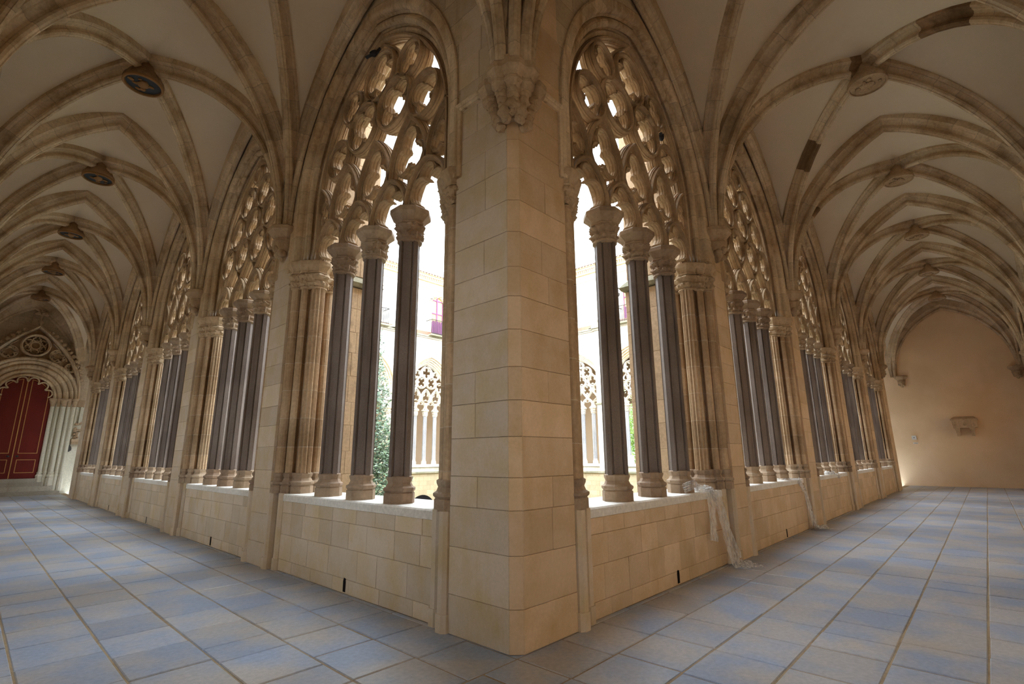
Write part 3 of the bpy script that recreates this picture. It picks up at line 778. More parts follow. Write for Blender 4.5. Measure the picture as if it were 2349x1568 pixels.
def rib(parent, p0, p1, zt, w=1.0, name='rib', K=16, mat=None, dark=None, zs=None, deep=.52):
    """half rib from springing p0 (x,y) up to crown p1; soffit follows the pointed curve"""
    p0 = Vector(p0); p1 = Vector(p1); L = (p1 - p0).length; d = (p1 - p0) / L; lat = Vector((-d.y, d.x))
    z0 = (zs or ZSP) - .09; H = zt - z0
    pr = ribprof(w, deep); n = len(pr); V = []; U = []; s = 0; prev = None
    R = (H * H + L * L) / (2 * L) if H > L else None
    for k in range(K + 1):
        if R and R >= L * .99:
            th0 = math.asin(min(1, H / R)); th = th0 * k / K
            rho = R - R * math.cos(th); z = z0 + R * math.sin(th); nx, nz = -math.cos(th), math.sin(th)
        else:
            th = PI / 2 * k / K; rho = L - L * math.cos(th); z = z0 + H * math.sin(th); nx, nz = -math.cos(th) * H, math.sin(th) * L; q = math.hypot(nx, nz); nx /= q; nz /= q
        c = Vector((rho, z))
        if prev is not None: s += (c - prev).length
        prev = c
        for a, b in pr:
            if b > .19: b = .19 + (b - .19) * min(1, k / 4)
            r2 = rho + nx * b
            dzz = 0.0
            if k == K: dzz = (L - r2) * (-nx / nz); r2 = L
            V.append((p0.x + d.x * r2 + lat.x * a, p0.y + d.y * r2 + lat.y * a, z + nz * b + dzz)); U.append((a, s + .001))
    F = [(k * n + i, (k + 1) * n + i, (k + 1) * n + i + 1, k * n + i + 1) for k in range(K) for i in range(n - 1)]
    mb = MB(); mb.add(V, F, U)
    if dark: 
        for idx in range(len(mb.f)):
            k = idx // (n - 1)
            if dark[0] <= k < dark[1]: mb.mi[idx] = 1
    o = put(name, mb, [mat or M['rib'], M['rib_dark']], parent, True, 32)
    return o
ZB, ZT, ZW = 8.93, 8.95, 8.70
def unit(a, b):
    v = Vector(b) - Vector(a); return v / v.length
def spring(c, target, r=.24):
    return Vector(c) + unit(c, target) * r
inset = .07
corners_done = set()
def bay(x0, x1, y0, y1, walls, darks=()):
    """ribs of one bay; walls = sides (w,e,s,n) that have a wall rib"""
    web(x0, x1, y0, y1)
    c = ((x0 + x1) / 2, (y0 + y1) / 2)
    for k, (cx, cy) in enumerate(((x0, y0), (x1, y0), (x1, y1), (x0, y1))):
        rib(ceiling, spring((cx, cy), c), c, ZB, name='diagonal_rib', dark=darks[k] if darks and darks[k] else None)
    for side in walls:
        if side in 'we':
            x = x0 + inset if side == 'w' else x1 - inset; m = (x, c[1])
            for yy in (y0, y1): rib(ceiling, (x, yy + (.22 if yy == y0 else -.22)), m, ZW, .8, 'wall_rib', deep=.55)
        else:
            y = y0 + inset if side == 's' else y1 - inset; m = (c[0], y)
            for xx in (x0, x1): rib(ceiling, (xx + (.22 if xx == x0 else -.22), y), m, ZW, .8, 'wall_rib', deep=.55)
def transverse(a, b_):
    m = ((a[0] + b_[0]) / 2, (a[1] + b_[1]) / 2)
    for p in (a, b_): rib(ceiling, spring(p, m), m, ZT, 1.12, 'transverse_rib')
bay(-LW, 0, -RW, 0, 'ws')
for i in range(5):
    bay(-LW, 0, LB[i], LB[i + 1], 'we')
bay(-LW, 0, LB[5], LB[6], 'wn')
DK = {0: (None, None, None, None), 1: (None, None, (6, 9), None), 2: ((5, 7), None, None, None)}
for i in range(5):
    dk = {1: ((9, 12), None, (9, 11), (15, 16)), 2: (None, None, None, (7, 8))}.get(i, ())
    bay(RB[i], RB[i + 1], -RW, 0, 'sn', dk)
bay(RB[5], RB[6], -RW, 0, 'se')
for i in range(0, 6): transverse((0, LB[i]), (-LW, LB[i]))
for i in range(0, 6): transverse((RB[i], 0), (RB[i], -RW))

# keystones
def keystone(x, y, label, painted, seed, group):
    k = root('keystone', label, 'keystone', (x, y, 8.72), group=group)
    mb = MB(); lathe(mb, [(.16, .42), (.20, .30), (.27, .20), (.30, .13), (.33, .09), (.34, .04), (.33, .0), (.30, -.01), (.29, .015), (0.001, .015)], 28, cap=False)
    put('disc', mb, M['rib_dark'] if painted else M['carved'], k, True, 40)
    rg = random.Random(seed); mb = MB(); 
    if painted:
        bgp = MB(); lathe(bgp, [(.285, .012), (.001, .010)], 24, cap=False); put('painted_field', bgp, M['paint_blue'], k, False)
        rgm = MB(); lathe(rgm, [(.335, .02), (.34, -.012), (.325, -.03), (.30, -.03), (.288, -.01), (.288, .012)], 28, cap=False); put('gilt_rim', rgm, M['paint_gold'], k, True)
    lump(mb, (0, 0, .0), .10, seed, .4, 10, 6, (1.0, 1.3, .35), mi=0)
    lump(mb, (.02, .16, .0), .055, seed + 1, .2, 8, 5, (1, 1, .5)); lump(mb, (-.10, .04, 0), .045, seed + 2, .3, 8, 5, (1.8, .7, .5)); lump(mb, (.11, -.02, 0), .045, seed + 3, .3, 8, 5, (1.6, .7, .5))
    for _ in range(5 if not painted else 3):
        a = rg.uniform(0, 2 * PI); r = rg.uniform(.14, .22); lump(mb, (r * math.cos(a), r * math.sin(a), 0), rg.uniform(.03, .05), seed + _ + 5, .4, 7, 5, (1.2, .8, .5))
    put('relief_figures', mb, M['paint_gold'] if painted else M['carved'], k, True, 60)
kw = ['nearest visible', 'second', 'third', 'fourth', 'fifth']
cxL, cyR = -LW / 2, -RW / 2
keystone(cxL, (LB[0] + LB[1]) / 2, 'painted round keystone over the first left bay, above the frame edge', True, 3, 'keystones of the left vault')
for i in range(1, 5):
    keystone(cxL, (LB[i] + LB[i + 1]) / 2, '%s dark painted round keystone with gilt rim in the left vault' % kw[i - 1], True, 10 + i * 7, 'keystones of the left vault')
keystone(cxL, (LB[5] + LB[6]) / 2, 'last small dark keystone of the left vault, before the door wall', True, 61, 'keystones of the left vault')
keystone((RB[0] + RB[1]) / 2, cyR, 'round stone keystone over the first right bay, above the frame edge', False, 71, 'keystones of the right vault')
for i in range(1, 5):
    keystone((RB[i] + RB[i + 1]) / 2, cyR, '%s unpainted carved round keystone in the right vault' % kw[i - 1], False, 80 + i * 7, 'keystones of the right vault')
keystone((RB[5] + RB[6]) / 2, cyR, 'last small stone keystone of the right vault, before the ochre wall', False, 131, 'keystones of the right vault')
keystone(cxL, cyR, 'carved keystone over the corner crossing, above the frame edge', False, 141, 'keystones of the right vault')

# corbels
def corbel_at(x, y, nx, ny, label, seed, group='corbels along the arcades', corner=False):
    k = root('corbel', label, 'corbel', (x, y, 0), group=group)
    mb = MB()
    ang = math.degrees(math.atan2(ny, nx))
    rot = ang + 22.5
    if not corner:
        lathe(mb, [(.15, 5.26), (.20, 5.30), (.20, 5.33), (.23, 5.35), (.29, 5.42), (.32, 5.45), (.32, 5.51), (.30, 5.53)], 8, rot=rot)
        put('abacus', mb, M['carved'], k, True, 25)
        mb = MB(); c = .10
        lathe(mb, [(.02, 4.93), (.06, 4.97), (.10, 5.03), (.11, 5.08), (.15, 5.14), (.17, 5.20), (.175, 5.27)], 16, nx * .04, ny * .04, disp=lambda a, z, r: .05 * noise.noise(Vector((math.cos(a) * 2.2 + seed, math.sin(a) * 2.2, z * 9))))
        lump(mb, (nx * .15, ny * .15, 5.14), .075, seed, .35); lump(mb, (nx * .09 - ny * .09, ny * .09 + nx * .09, 5.05), .07, seed + 1, .35); lump(mb, (nx * .09 + ny * .09, ny * .09 - nx * .09, 5.08), .07, seed + 2, .35)
        put('carved_figure', mb, M['carved'], k, True, 60)
    else:
        dirs = [(-8, .30), (38, .33), (90, .36), (142, .33), (188, .30)]
        base = 225 - 90
        for q, (a, rr) in enumerate(dirs):
            th = math.radians(base + a); ux, uy = math.cos(th), math.sin(th)
            mb = MB(); dz = -.14 if q in (0, 4) else -.13
            ox, oy = ux * .155, uy * .155
            if q in (0,): ox, oy = -.05, .26
            if q in (4,): ox, oy = .26, -.05
            lathe(mb, [(.06, 5.34), (.085, 5.385), (.105, 5.40), (.105, 5.43), (.09, 5.445), (.12, 5.49), (.155, 5.53), (.155, 5.595), (.145, 5.61)], 8, ox, oy, dz + .02, rot=math.degrees(th) + 22.5)
            put('abacus', mb, M['carved'], k, True, 25)
            mb = MB(); lean = .10 if q in (1, 3) else .05
            for j in range(7):
                t = j / 6; lump(mb, (ox * (1 - t * .45), oy * (1 - t * .45), 5.45 + dz - t * (.30 if q == 2 else .36)), .082 * (1 - .30 * t) + .022 * (j == 5), seed + q * 9 + j, .5, 11, 7, (1, 1, .9), 4)
            put('carved_figure', mb, M['carved'], k, True, 60)
        mb = MB(); lathe(mb, [(.05, 5.0), (.12, 5.1), (.2, 5.35), (.24, 5.6)], 12, .02, .02); put('corbel_core', mb, M['carved'], k, True, 30)
corbel_at(0, 0, -1, -1, 'cluster of five carved figures under the ribs on the corner pier', 3, 'corbel of the corner pier', True)
pw = ['nearest', 'second', 'third', 'fourth', 'fifth']
for i in range(1, 6):
    corbel_at(-.02, LB[i], -1, 0, '%s carved rib corbel between windows of the left gallery' % pw[i - 1], i * 5)
    corbel_at(RB[i], -.02, 0, -1, '%s carved rib corbel between windows of the right gallery' % pw[i - 1], 30 + i * 5)
for i in range(0, 6):
    corbel_at(-LW, LB[i], 1, 0, '%s carved rib corbel on the outer wall of the left gallery' % (pw + ['sixth'])[i], 50 + i, 'corbels on the outer walls')
    corbel_at(RB[i], -RW, 0, 1, '%s carved rib corbel on the outer wall of the right gallery' % (pw + ['sixth'])[i], 60 + i, 'corbels on the outer walls')
corbel_at(RB[6] - .0, -.35, -1, 0, 'small rib corbel at the top left of the ochre end wall', 71, 'corbels on the outer walls')
corbel_at(RB[6] - .0, -RW + .25, -1, 0, 'small rib corbel at the top right of the ochre end wall', 72, 'corbels on the outer walls')
corbel_at(-.15, LB[6], 0, -1, 'rib corbel in the corner right of the red door portal', 73, 'corbels on the outer walls')


# ------------------------------------------------------------------ buttresses standing in the garth close to the windows
def near_buttress(name_label, left, a):
    r = root('buttress', name_label, 'buttress', (0, 0, 0))
    mb = MB(); w0, w1 = a - .45, a + .45; f = 1.56
    if left: mb.box(TH, w0 + .02, GZ, f - .02, w1, 4.62); mb.box(TH, w0 + .05, 4.62, f - .05, w1, TOP)
    else: mb.box(w0 + .02, TH, GZ, w1, f - .02, 4.62); mb.box(w0 + .05, TH, 4.62, w1, f - .05, TOP)
    put('core', mb, M['bed'], r, False)
    mb = MB()
    V = [(TH, w0 - .07, 4.66), (f + .05, w0 - .07, 4.66), (f + .05, w1, 4.66), (TH, w1, 4.66), (TH, w0 - .10, 4.72), (f + .09, w0 - .10, 4.72), (f + .09, w1, 4.72), (TH, w1, 4.72), (TH, w0 + .05, 4.88), (f - .04, w0 + .05, 4.88), (f - .04, w1, 4.88), (TH, w1, 4.88)]
    if not left: V = [(y, x, z) for x, y, z in V]
    mb.add(V, [(0, 1, 2, 3), (0, 4, 5, 1), (1, 5, 6, 2), (2, 6, 7, 3), (4, 8, 9, 5), (5, 9, 10, 6), (6, 10, 11, 7), (8, 11, 10, 9)])
    put('string_course', mb, M['lichen'], r, False)
    cs = [.46] * 6 + [.43, .40, .45, .42, .44, .41, .45, .40, .44, .42]
    lo = fit = []; z = GZ; L1 = []
    while z < 4.66 - .2: h = [.44, .40, .46, .42, .38][len(L1) % 5]; L1.append(min(h, 4.66 - z)); z += h
    L2 = [.46, .44, .48, .45, .43, .47, .45, .46, .44, .5]
    if left:
        k_ = len(L1) - 5; ashlar(r, (f, w0, GZ), (-1, 0, 0), (0, -1, 0), f - TH, L1[:k_], M['ext_tan'], 90, .42); ashlar(r, (f, w0, GZ + sum(L1[:k_])), (-1, 0, 0), (0, -1, 0), f - TH, L1[k_:], M['ext_stained'], 96, .42); ashlar(r, (f - .03, w0 + .03, 4.88), (-1, 0, 0), (0, -1, 0), f - TH - .03, L2, M['ext_tan'], 91, .42)
        ashlar(r, (f, w0, GZ), (0, 1, 0), (1, 0, 0), .9, L1, M['ext_tan'], 92, .5)
    else:
        ashlar(r, (TH, 0, 0), (1, 0, 0), (-1, 0, 0), .01, [], M['ext_tan'], 0)
        ashlar(r, (w0, TH, GZ), (0, 1, 0), (-1, 0, 0), f - TH, L1, M['ext_tan'], 93, .42); ashlar(r, (w0 + .03, TH, 4.88), (0, 1, 0), (-1, 0, 0), f - TH - .03, L2, M['ext_tan'], 94, .42)
        ashlar(r, (w0, f, GZ), (1, 0, 0), (0, 1, 0), .9, L1, M['ext_tan'], 95, .5)
near_buttress('tan block buttress with mossy string, seen through the nearest left window', True, LB[1])
near_buttress('tan block buttress with mossy string, seen through the nearest right window', False, RB[1])

# ------------------------------------------------------------------ far sides of the garth
wfl = root('wall_far_left', 'white arcaded wall across the garth seen through the left window', 'wall', kind='structure')
wfr = root('wall_far_right', 'white arcaded wall across the garth seen through the right window', 'wall', kind='structure')
FLC = [3.1, 8.2, 13.3, 18.4, 22.68]; FRC = [3.9, 8.3, 12.65, 16.9, 21.2]
Y0, X0 = LB[5], RB[5]
def far_side(wall, centres, left, end):
    a = TH
    for c in centres + [None]:
        b_ = (c - HS) if c else end
        if b_ > a + .01:
            mb = MB()
            if left: mb.box(a, Y0, .58, b_, Y0 + TH, TOP)
            else: mb.box(X0, a, .58, X0 + TH, b_, TOP)
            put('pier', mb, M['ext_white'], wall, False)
        if c: a = c + HS
    for c in centres:
        link('spandrel', MEX_SPAN, wall, FY(c) if left else FX(c))
    mb = MB()
    if left: mb.box(TH, Y0, .58, end, Y0 + TH, ZSILL - .1)
    else: mb.box(X0, TH, .58, X0 + TH, end, ZSILL - .1)
    put('parapet', mb, M['ext_white'], wall, False)
    mb = MB()
    if left: mb.box(TH, Y0, GZ, end, Y0 + TH, .5)
    else: mb.box(X0, TH, GZ, X0 + TH, end, .5)
    put('footing', mb, M['ext_low'], wall, False)
    for z0, z1, o, nm in ((.50, .60, .14, 'sill_ledge'), (9.88, 9.96, .10, 'cornice'), (9.96, 10.06, .18, 'cornice')):
        mb = MB()
        if left: mb.box(TH, Y0 - o, z0, end, Y0 + .1, z1)
        else: mb.box(X0 - o, TH, z0, X0 + .1, end, z1)
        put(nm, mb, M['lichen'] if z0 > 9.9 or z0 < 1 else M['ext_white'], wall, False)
far_side(wfl, FLC, True, X0); far_side(wfr, FRC, False, Y0)
fw = ['first', 'second', 'third', 'fourth', 'fifth']
for i, c in enumerate(FLC): window('window_%d' % (11 + i), '%s traceried bay of the far arcade behind the left window, counted from the left' % fw[i], FY(c), 0, True, peds=False)
for i, c in enumerate(FRC): window('window_%d' % (16 + i), '%s traceried bay of the far arcade behind the right window, counted from the right' % fw[i], FX(c), 1, True, peds=False)
link('spandrel', ME_SPAN, we, Matrix.Translation((RB[6], YO, 0)) @ Matrix.Rotation(-PI / 2, 4, 'Z'))
window('window_21', 'dark traceried opening to the trees, beyond the far right arcade', Matrix.Translation((RB[6], YO, 0)) @ Matrix.Rotation(-PI / 2, 4, 'Z'), 1, peds=False)
mb = MB(); mb.box(TH, LB[6] - .06, 0, RB[6], LB[6] - .001, TOP); tag(put('wall_far_back', mb, M['endwall'], None, False), 'tan back wall inside the far gallery', 'wall', 'structure')
mb = MB(); mb.box(TH, LB[5] + TH, -.3, RB[6], LB[6], 0); mb.box(RB[5] + TH, TH, -.3, RB[6], LB[5] + TH, 0); tag(put('floor_far', mb, M['flag'], None, False), 'paved floor of the far galleries', 'floor', 'structure')
# wall buttresses with weathered caps
def far_buttress(label, left, a, w, out):
    r = root('buttress', label, 'buttress')
    def P(s, o, z): return (s, Y0 - o, z) if left else (X0 - o, s, z)
    def bx(mb, s0, s1, o, z0, z1):
        V = [P(s0, -.02, z0), P(s1, -.02, z0), P(s1, o, z0), P(s0, o, z0), P(s0, -.02, z1), P(s1, -.02, z1), P(s1, o, z1), P(s0, o, z1)]
        mb.add(V, [(0, 1, 2, 3), (4, 7, 6, 5), (0, 4, 5, 1), (1, 5, 6, 2), (2, 6, 7, 3), (3, 7, 4, 0)])
    mb = MB(); bx(mb, a - w, a + w, out, .6, 9.8); put('shaft', mb, M['ext_white'], r, False)
    mb = MB(); bx(mb, a - w, a + w, out + .04, GZ, .5); put('foot', mb, M['ext_low'], r, False)
    mb = MB(); bx(mb, a - w - .06, a + w + .06, out + .08, 4.84, 4.94); bx(mb, a - w - .06, a + w + .06, out + .12, .5, .62); bx(mb, a - w - .08, a + w + .08, out + .10, 9.8, 9.95); bx(mb, a - w - .12, a + w + .12, out + .18, 9.95, 10.12); put('string_course', mb, M['lichen'], r, False)
    mb = MB(); V = [P(a - w - .7, .05, 10.1), P(a + w + .7, .05, 10.1), P(a + w + .1, out + .1, 10.12), P(a - w - .1, out + .1, 10.12), P(a - .25, -.2, 10.75), P(a + .25, -.2, 10.75)]
    mb.add(V, [(0, 3, 2, 1), (3, 4, 5, 2), (0, 4, 3), (2, 5, 1), (0, 1, 5, 4)]); put('weathered_cap', mb, M['lichen'], r, False)
    return r, P
far_buttress('white stepped buttress with lichened cap on the far left arcade', True, 15.85, .42, .45)
far_buttress('white narrow buttress with lichened cap on the far right arcade', False, 14.78, .40, .34)
pn = root('pinnacle', 'small pointed stone pinnacle on the far right buttress cap', 'pinnacle', (24.6, 14.62, 10.6))
mb = MB(); lathe(mb, [(.26, -.15), (.26, 0), (.20, .02), (.17, .1), (.04, 1.25), (.0, 1.3)], 4, rot=45); put('spire', mb, M['ext_white'], pn, False)
mb = MB(); lathe(mb, [(.30, -.2), (.33, -.12), (.30, -.05), (.2, -.04)], 4, rot=45); put('base', mb, M['lichen'], pn, False)
# upper storeys
def upper(label, left, lo, hi, nm):
    r = root(nm, label, 'wall', kind='structure')
    def bx(mb, a, b_, o0, o1, z0, z1):
        if left: mb.box(a, Y0 + o0, z0, b_, Y0 + o1, z1)
        else: mb.box(X0 + o0, a, z0, X0 + o1, b_, z1)
    mb = MB(); bx(mb, lo, hi, .30, .8, TOP - .1, 14.3); put('facade', mb, M['ext_white'], r, False)
    mb = MB(); bx(mb, lo, hi, .24, .5, 13.72, 13.80); bx(mb, lo, hi, .12, .5, 14.22, 14.34); bx(mb, lo, hi, .02, .5, 14.52, 14.66); bx(mb, lo, hi, -.08, .5, 14.66, 14.74); put('cornice', mb, M['ochre'], r, False)
    mb = MB(); k = lo
    while k < hi: bx(mb, k, k + .09, .06, .4, 14.34, 14.52); k += .17
    o = put('dentils', mb, M['ochre'], r, False); o['kind'] = 'stuff'
    k = lo; n = 0
    cov = MB(); lathe(cov, [(.085, 0), (.085, .5)], 8, cap=False, a0=0, a1=180); lathe(cov, [(.065, .5), (.065, 0)], 8, cap=False, a0=0, a1=180); me = cov.mesh('roof_tile', [M['tile']], True)
    while k < hi and n < 150:
        t = link('roof_tile', me, r, (Matrix.Translation((k, Y0 - .16, 14.76)) @ Matrix.Rotation(-PI / 2 + .25, 4, 'X')) if left else (Matrix.Translation((X0 - .16, k, 14.76)) @ Matrix.Rotation(-PI / 2, 4, 'Z') @ Matrix.Rotation(-PI / 2 + .25, 4, 'X')))
        k += .26; n += 1
    mb = MB()
    if left: mb.add([(lo, Y0 - .1, 14.76), (hi, Y0 - .1, 14.76), (hi, Y0 + 4, 15.8), (lo, Y0 + 4, 15.8)], [(0, 1, 2, 3)])
    else: mb.add([(X0 - .1, lo, 14.76), (X0 - .1, hi, 14.76), (X0 + 4, hi, 15.8), (X0 + 4, lo, 15.8)], [(3, 2, 1, 0)])
    put('roof_slope', mb, M['tile'], r, False)
upper('white upper storey above the far left arcade with an ochre cornice', True, TH, 25.1, 'wall_upper_left')
upper('white upper storey above the far right arcade with an ochre cornice', False, TH, 25.3, 'wall_upper_right')
def upper_window(name, label, left, a, w, z0, z1, solid, arch=True):
    r = root(name, label, 'window', kind='structure')
    def bx(mb, s0, s1, o0, o1, za, zb):
        if left: mb.box(s0, Y0 + o0, za, s1, Y0 + o1, zb)
        else: mb.box(X0 + o0, s0, za, X0 + o1, s1, zb)
    mb = MB()
    for sg in (-1, 1): bx(mb, a + sg * w - .07, a + sg * w + .07, .18, .32, z0, z1); bx(mb, a + sg * w - .11, a + sg * w + .11, .14, .32, z1 - .08, z1 + .06)
    for i in range(8):
        t0, t1 = PI * i / 8, PI * (i + 1) / 8; x = a + w * math.cos((t0 + t1) / 2); z = z1 + w * .55 * math.sin((t0 + t1) / 2)
        bx(mb, x - .13, x + .13, .14, .32, z - .06, z + .07)
    put('stone_surround', mb, M['ochre'], r, False)
    mb = MB(); bx(mb, a - w, a + w, .27, .31, z0, z1 + .35); put('pane', mb, M['glass'], r, False)
    mb = MB()
    for x in (a - w + .06, a, a + w - .06): bx(mb, x - .05, x + .05, .22, .30, z0, z1 + .3)
    for z in (z0 + 1.05, z0 + 1.75, z1): bx(mb, a - w, a + w, .23, .30, z - .04, z + .04)
    put('frame', mb, M['purple'], r, False)
    for x in (a - w / 2, a + w / 2):
        mb = MB(); bx(mb, x - w / 2 + .1, x + w / 2 - .06, .235, .29, z0 + .05, z0 + .98); put('shutter_panel', mb, M['purple'], r, False)
def balcony(label, left, a0, a1, z, panel=False):
    r = root('balcony', label, 'balcony', group='balconies on the upper storeys')
    def bx(mb, s0, s1, o0, o1, za, zb):
        if left: mb.box(s0, Y0 - o0, za, s1, Y0 - o1, zb)
        else: mb.box(X0 - o0, s0, za, X0 - o1, s1, zb)
    mb = MB(); bx(mb, a0 - .1, a1 + .1, .45, -.32, z - .10, z); put('slab', mb, M['lichen'], r, False)
    mb = MB(); bx(mb, a0, a1, .42, .38, z + 1.05, z + 1.09); bx(mb, a0, a1, .415, .385, z + .06, z + .09)
    for e in (a0, a1): bx(mb, e - .02, e + .02, .42, -.30, z + 1.05, z + 1.09)
    put('rail', mb, M['iron'], r, False)
    k = a0
    while k <= a1 + .01:
        mb = MB(); bx(mb, k - .012, k + .012, .412, .388, z, z + 1.06); put('baluster', mb, M['iron'], r, False); k += .13
    if panel:
        k = a0 + .05
        while k < a1 - .1: mb = MB(); bx(mb, k, k + .12, .37, .35, z + .05, z + 1.0); put('screen_slat', mb, M['purple'], r, False); k += .15
upper_window('window_22', 'upper window with purple frame above the far left arcade', True, 13.7, .48, 10.15, 12.9, False)
upper_window('window_23', 'upper window above the far left arcade beside the wall lamp', True, 19.0, .6, 10.15, 12.9, True)
upper_window('window_24', 'purple shuttered upper window with amber panes above the far right arcade', False, 12.75, .42, 10.1, 12.5, True)
balcony('iron balcony at the purple framed window above the far left arcade', True, 12.9, 14.5, 10.15)
balcony('iron balcony with purple slatted screen above the far left arcade', True, 18.1, 19.9, 10.15, True)
balcony('iron balcony at the purple shuttered window above the far right arcade', False, 12.0, 13.35, 10.05)
lp = root('wall_lamp', 'small bracket lamp on the white upper wall across the garth', 'lamp', (18.7, Y0 + .3, 13.0))
mb = MB(); mb.box(-.02, -.75, -.02, .02, .0, .02); mb.box(-.05, -.04, -.5, .05, 0, .1); put('bracket', mb, M['ochre'], lp, False)
mb = MB(); lump(mb, (0, -.85, -.02), .14, 3, .05, 10, 6, (1, 1.3, .5)); put('lamp_head', mb, M['ochre'], lp)
wl = root('wall_lantern', 'dark lantern bracket beside the purple shuttered window', 'lamp', (X0 + .3, 13.25, 12.45))
mb = MB(); mb.box(-.5, -.03, -.02, 0, .03, .03); mb.box(-.52, -.03, -.35, -.47, .03, 0); put('bracket', mb, M['iron'], wl, False)
mb = MB(); lathe(mb, [(.02, -.62), (.10, -.55), (.14, -.40), (.05, -.34)], 8, -.5, 0); put('lantern', mb, M['iron'], wl, False)
# garth
mb = MB(); mb.box(TH, TH, GZ - .2, X0, Y0, GZ); tag(put('garth_ground', mb, M['grass'], None, False), 'lawn of the sunken cloister garth', 'lawn', 'structure')
mb = MB(); n = 16
V = [(18.0 + 1.1 * math.cos(PI * i / n) , Y0 - .01, -1.9 + 1.0 * math.sin(PI * i / n)) for i in range(n + 1)]
V = [(19.1, Y0 - .01, GZ)] + V + [(16.9, Y0 - .01, GZ)]; V2 = [(x, Y0 + .02, z) for x, y, z in V]
mb.add(V + V2, [tuple(range(len(V)))])  # flat face only, the dark of the opening is painted black
cu = put('culvert_mouth', mb, M['dark'], wfl, False); cu['label'] = 'dark arched culvert mouth at the foot of the wall'

def foliage(name, blobs, n, size, mat, parent, seed):
    rg = random.Random(seed); mb = MB(); tot = sum(b[3] * b[4] * b[5] for b in blobs)
    for (x, y, z, rx, ry, rz) in blobs:
        k = int(n * rx * ry * rz / tot)
        for _ in range(k):
            d = Vector((rg.gauss(0, 1), rg.gauss(0, 1), rg.gauss(0, 1))).normalized() * (rg.random() ** .35)
            c = Vector((x + d.x * rx, y + d.y * ry, z + d.z * rz)) + Vector((rg.gauss(0, .04), rg.gauss(0, .04), rg.gauss(0, .04)))
            a = Vector((rg.gauss(0, 1), rg.gauss(0, 1), rg.gauss(0, 1))).normalized(); b2 = a.orthogonal().normalized(); s = size * rg.uniform(.6, 1.3)
            nn = a.cross(b2)
            mb.add([c - a * s, c + b2 * s * .45 + nn * s * .15, c + a * s, c - b2 * s * .45 + nn * s * .15], [(0, 1, 2, 3)])
    o = put(name, mb, mat, parent, False); o['kind'] = 'stuff'
bu = root('holly_bush', 'tall green leafy bush standing in the garth behind the left window', 'bush', (5.9, 12.0, GZ))
mb = MB(); lathe(mb, [(.14, 0), (.10, 2), (.07, 4), (.03, 7.5)], 8, disp=lambda a, z, r: .02 * math.sin(a * 3 + z)); put('trunk', mb, M['bark'], bu)
foliage('foliage', [(.4, 0, 1.0, 1.15, .9, 1.3), (.45, -.1, 3.0, 1.1, .8, 1.5), (.4, 0, 4.5, 1.05, .8, 1.0), (0, 0, 6.1, .62, .6, 1.3), (-.1, 0, 7.6, .42, .4, 1.1)], 15000, .07, M['leaf'], bu, 5)
for (tx, ty, ts, lb) in ((35.0, 17.0, 1.0, 'sunlit tree beyond the opening behind the far right arcade'), (40.5, 24.0, 1.2, 'larger sunlit tree farther out behind the far right arcade')):
    tr = root('garden_tree', lb, 'tree', (tx, ty, GZ), group='trees beyond the cloister')
    mb = MB(); lathe(mb, [(.3 * ts, 0), (.2 * ts, 4), (.1 * ts, 9)], 9, disp=lambda a, z, r: .04 * math.sin(a * 3 + z)); put('trunk', mb, M['bark'], tr)
    foliage('crown', [(0, 0, 4.0 * ts, 2.2 * ts, 2.4 * ts, 2.2 * ts), (.3, .4, 7 * ts, 2.6 * ts, 2.6 * ts, 2.6 * ts), (-.8, -1.4, 5 * ts, 1.6, 1.6, 2.2)], 9000, .15, M['leaf_bright'], tr, 9 + int(ty))
wb = MB(); wb.box(-.16, -.22, 0, .16, .22, .46); wb.box(-.19, -.25, .46, .19, .25, .52)
o = tag(put('sill_box', wb, M['white'], None, False), 'small white box standing on the far right arcade sill', 'box'); o.location = (24.98, 13.3, ZSILL)

# ------------------------------------------------------------------ red door and its portal
PF = Matrix.Translation((-1.80, LB[6], 0))
door = root('door_1', 'tall red double door with gilt mouldings at the end of the left gallery', 'door', kind='structure'); door.matrix_world = PF
DZ = .74
def leaf_poly(x0, x1, k=8, off=0.0, r=1.0, zs=4.45):
    pts = [(x0, DZ + off), (x1, DZ + off)]
    for i in range(k + 1):
        x = x1 + (x0 - x1) * i / k; pts.append((x, zs + math.sqrt(max(0, (r - off) ** 2 - x * x))))
    return pts
for sg in (-1, 1):
    mb = MB(); p = leaf_poly(.01, .99) if sg > 0 else leaf_poly(-.99, -.01)
    V = [(x, -.07, z) for x, z in p] + [(x, -.01, z) for x, z in p]; n = len(p)
    mb.add(V, [tuple(range(n))] + [(i, (i + 1) % n, n + (i + 1) % n, n + i) for i in range(n)])
    lf = put('door_leaf', mb, M['door'], door, False)
    a, b_ = (.16, .80)
    GP = [(-.011, -.085), (.011, -.085), (.013, -.06), (-.013, -.06)]
    def gbar(pts, nm='gilt_moulding', closed=True):
        g_ = MB(); bar2d(g_, [(sg * x, z) for x, z in pts], GP, closed); put(nm, g_, M['gold'], lf, False)
    gbar([(a, 1.00), (b_, 1.00), (b_, 1.58), (a, 1.58)])
    up = [(a, 1.88), (b_, 1.88)] + [(x, 4.45 + math.sqrt(max(0, .86 ** 2 - x * x))) for x in [b_ + (a - b_) * i / 8 for i in range(9)]]
    gbar(up)
    mb = MB(); lump(mb, (sg * .15, -.10, 1.74), .035, 2, 0, 8, 6); mb.box(sg * .15 - .05, -.085, 1.70, sg * .15 + .05, -.07, 1.78); put('door_knob', mb, M['iron'], lf)
g_ = MB(); bar2d(g_, [(0, DZ), (0, 5.43)], [(-.016, -.10), (.016, -.10), (.018, -.06), (-.018, -.06)]); put('meeting_moulding', g_, M['gold'], door, False)
po = root('portal', 'carved stone portal with crocketed gable around the red door', 'portal'); po.matrix_world = PF
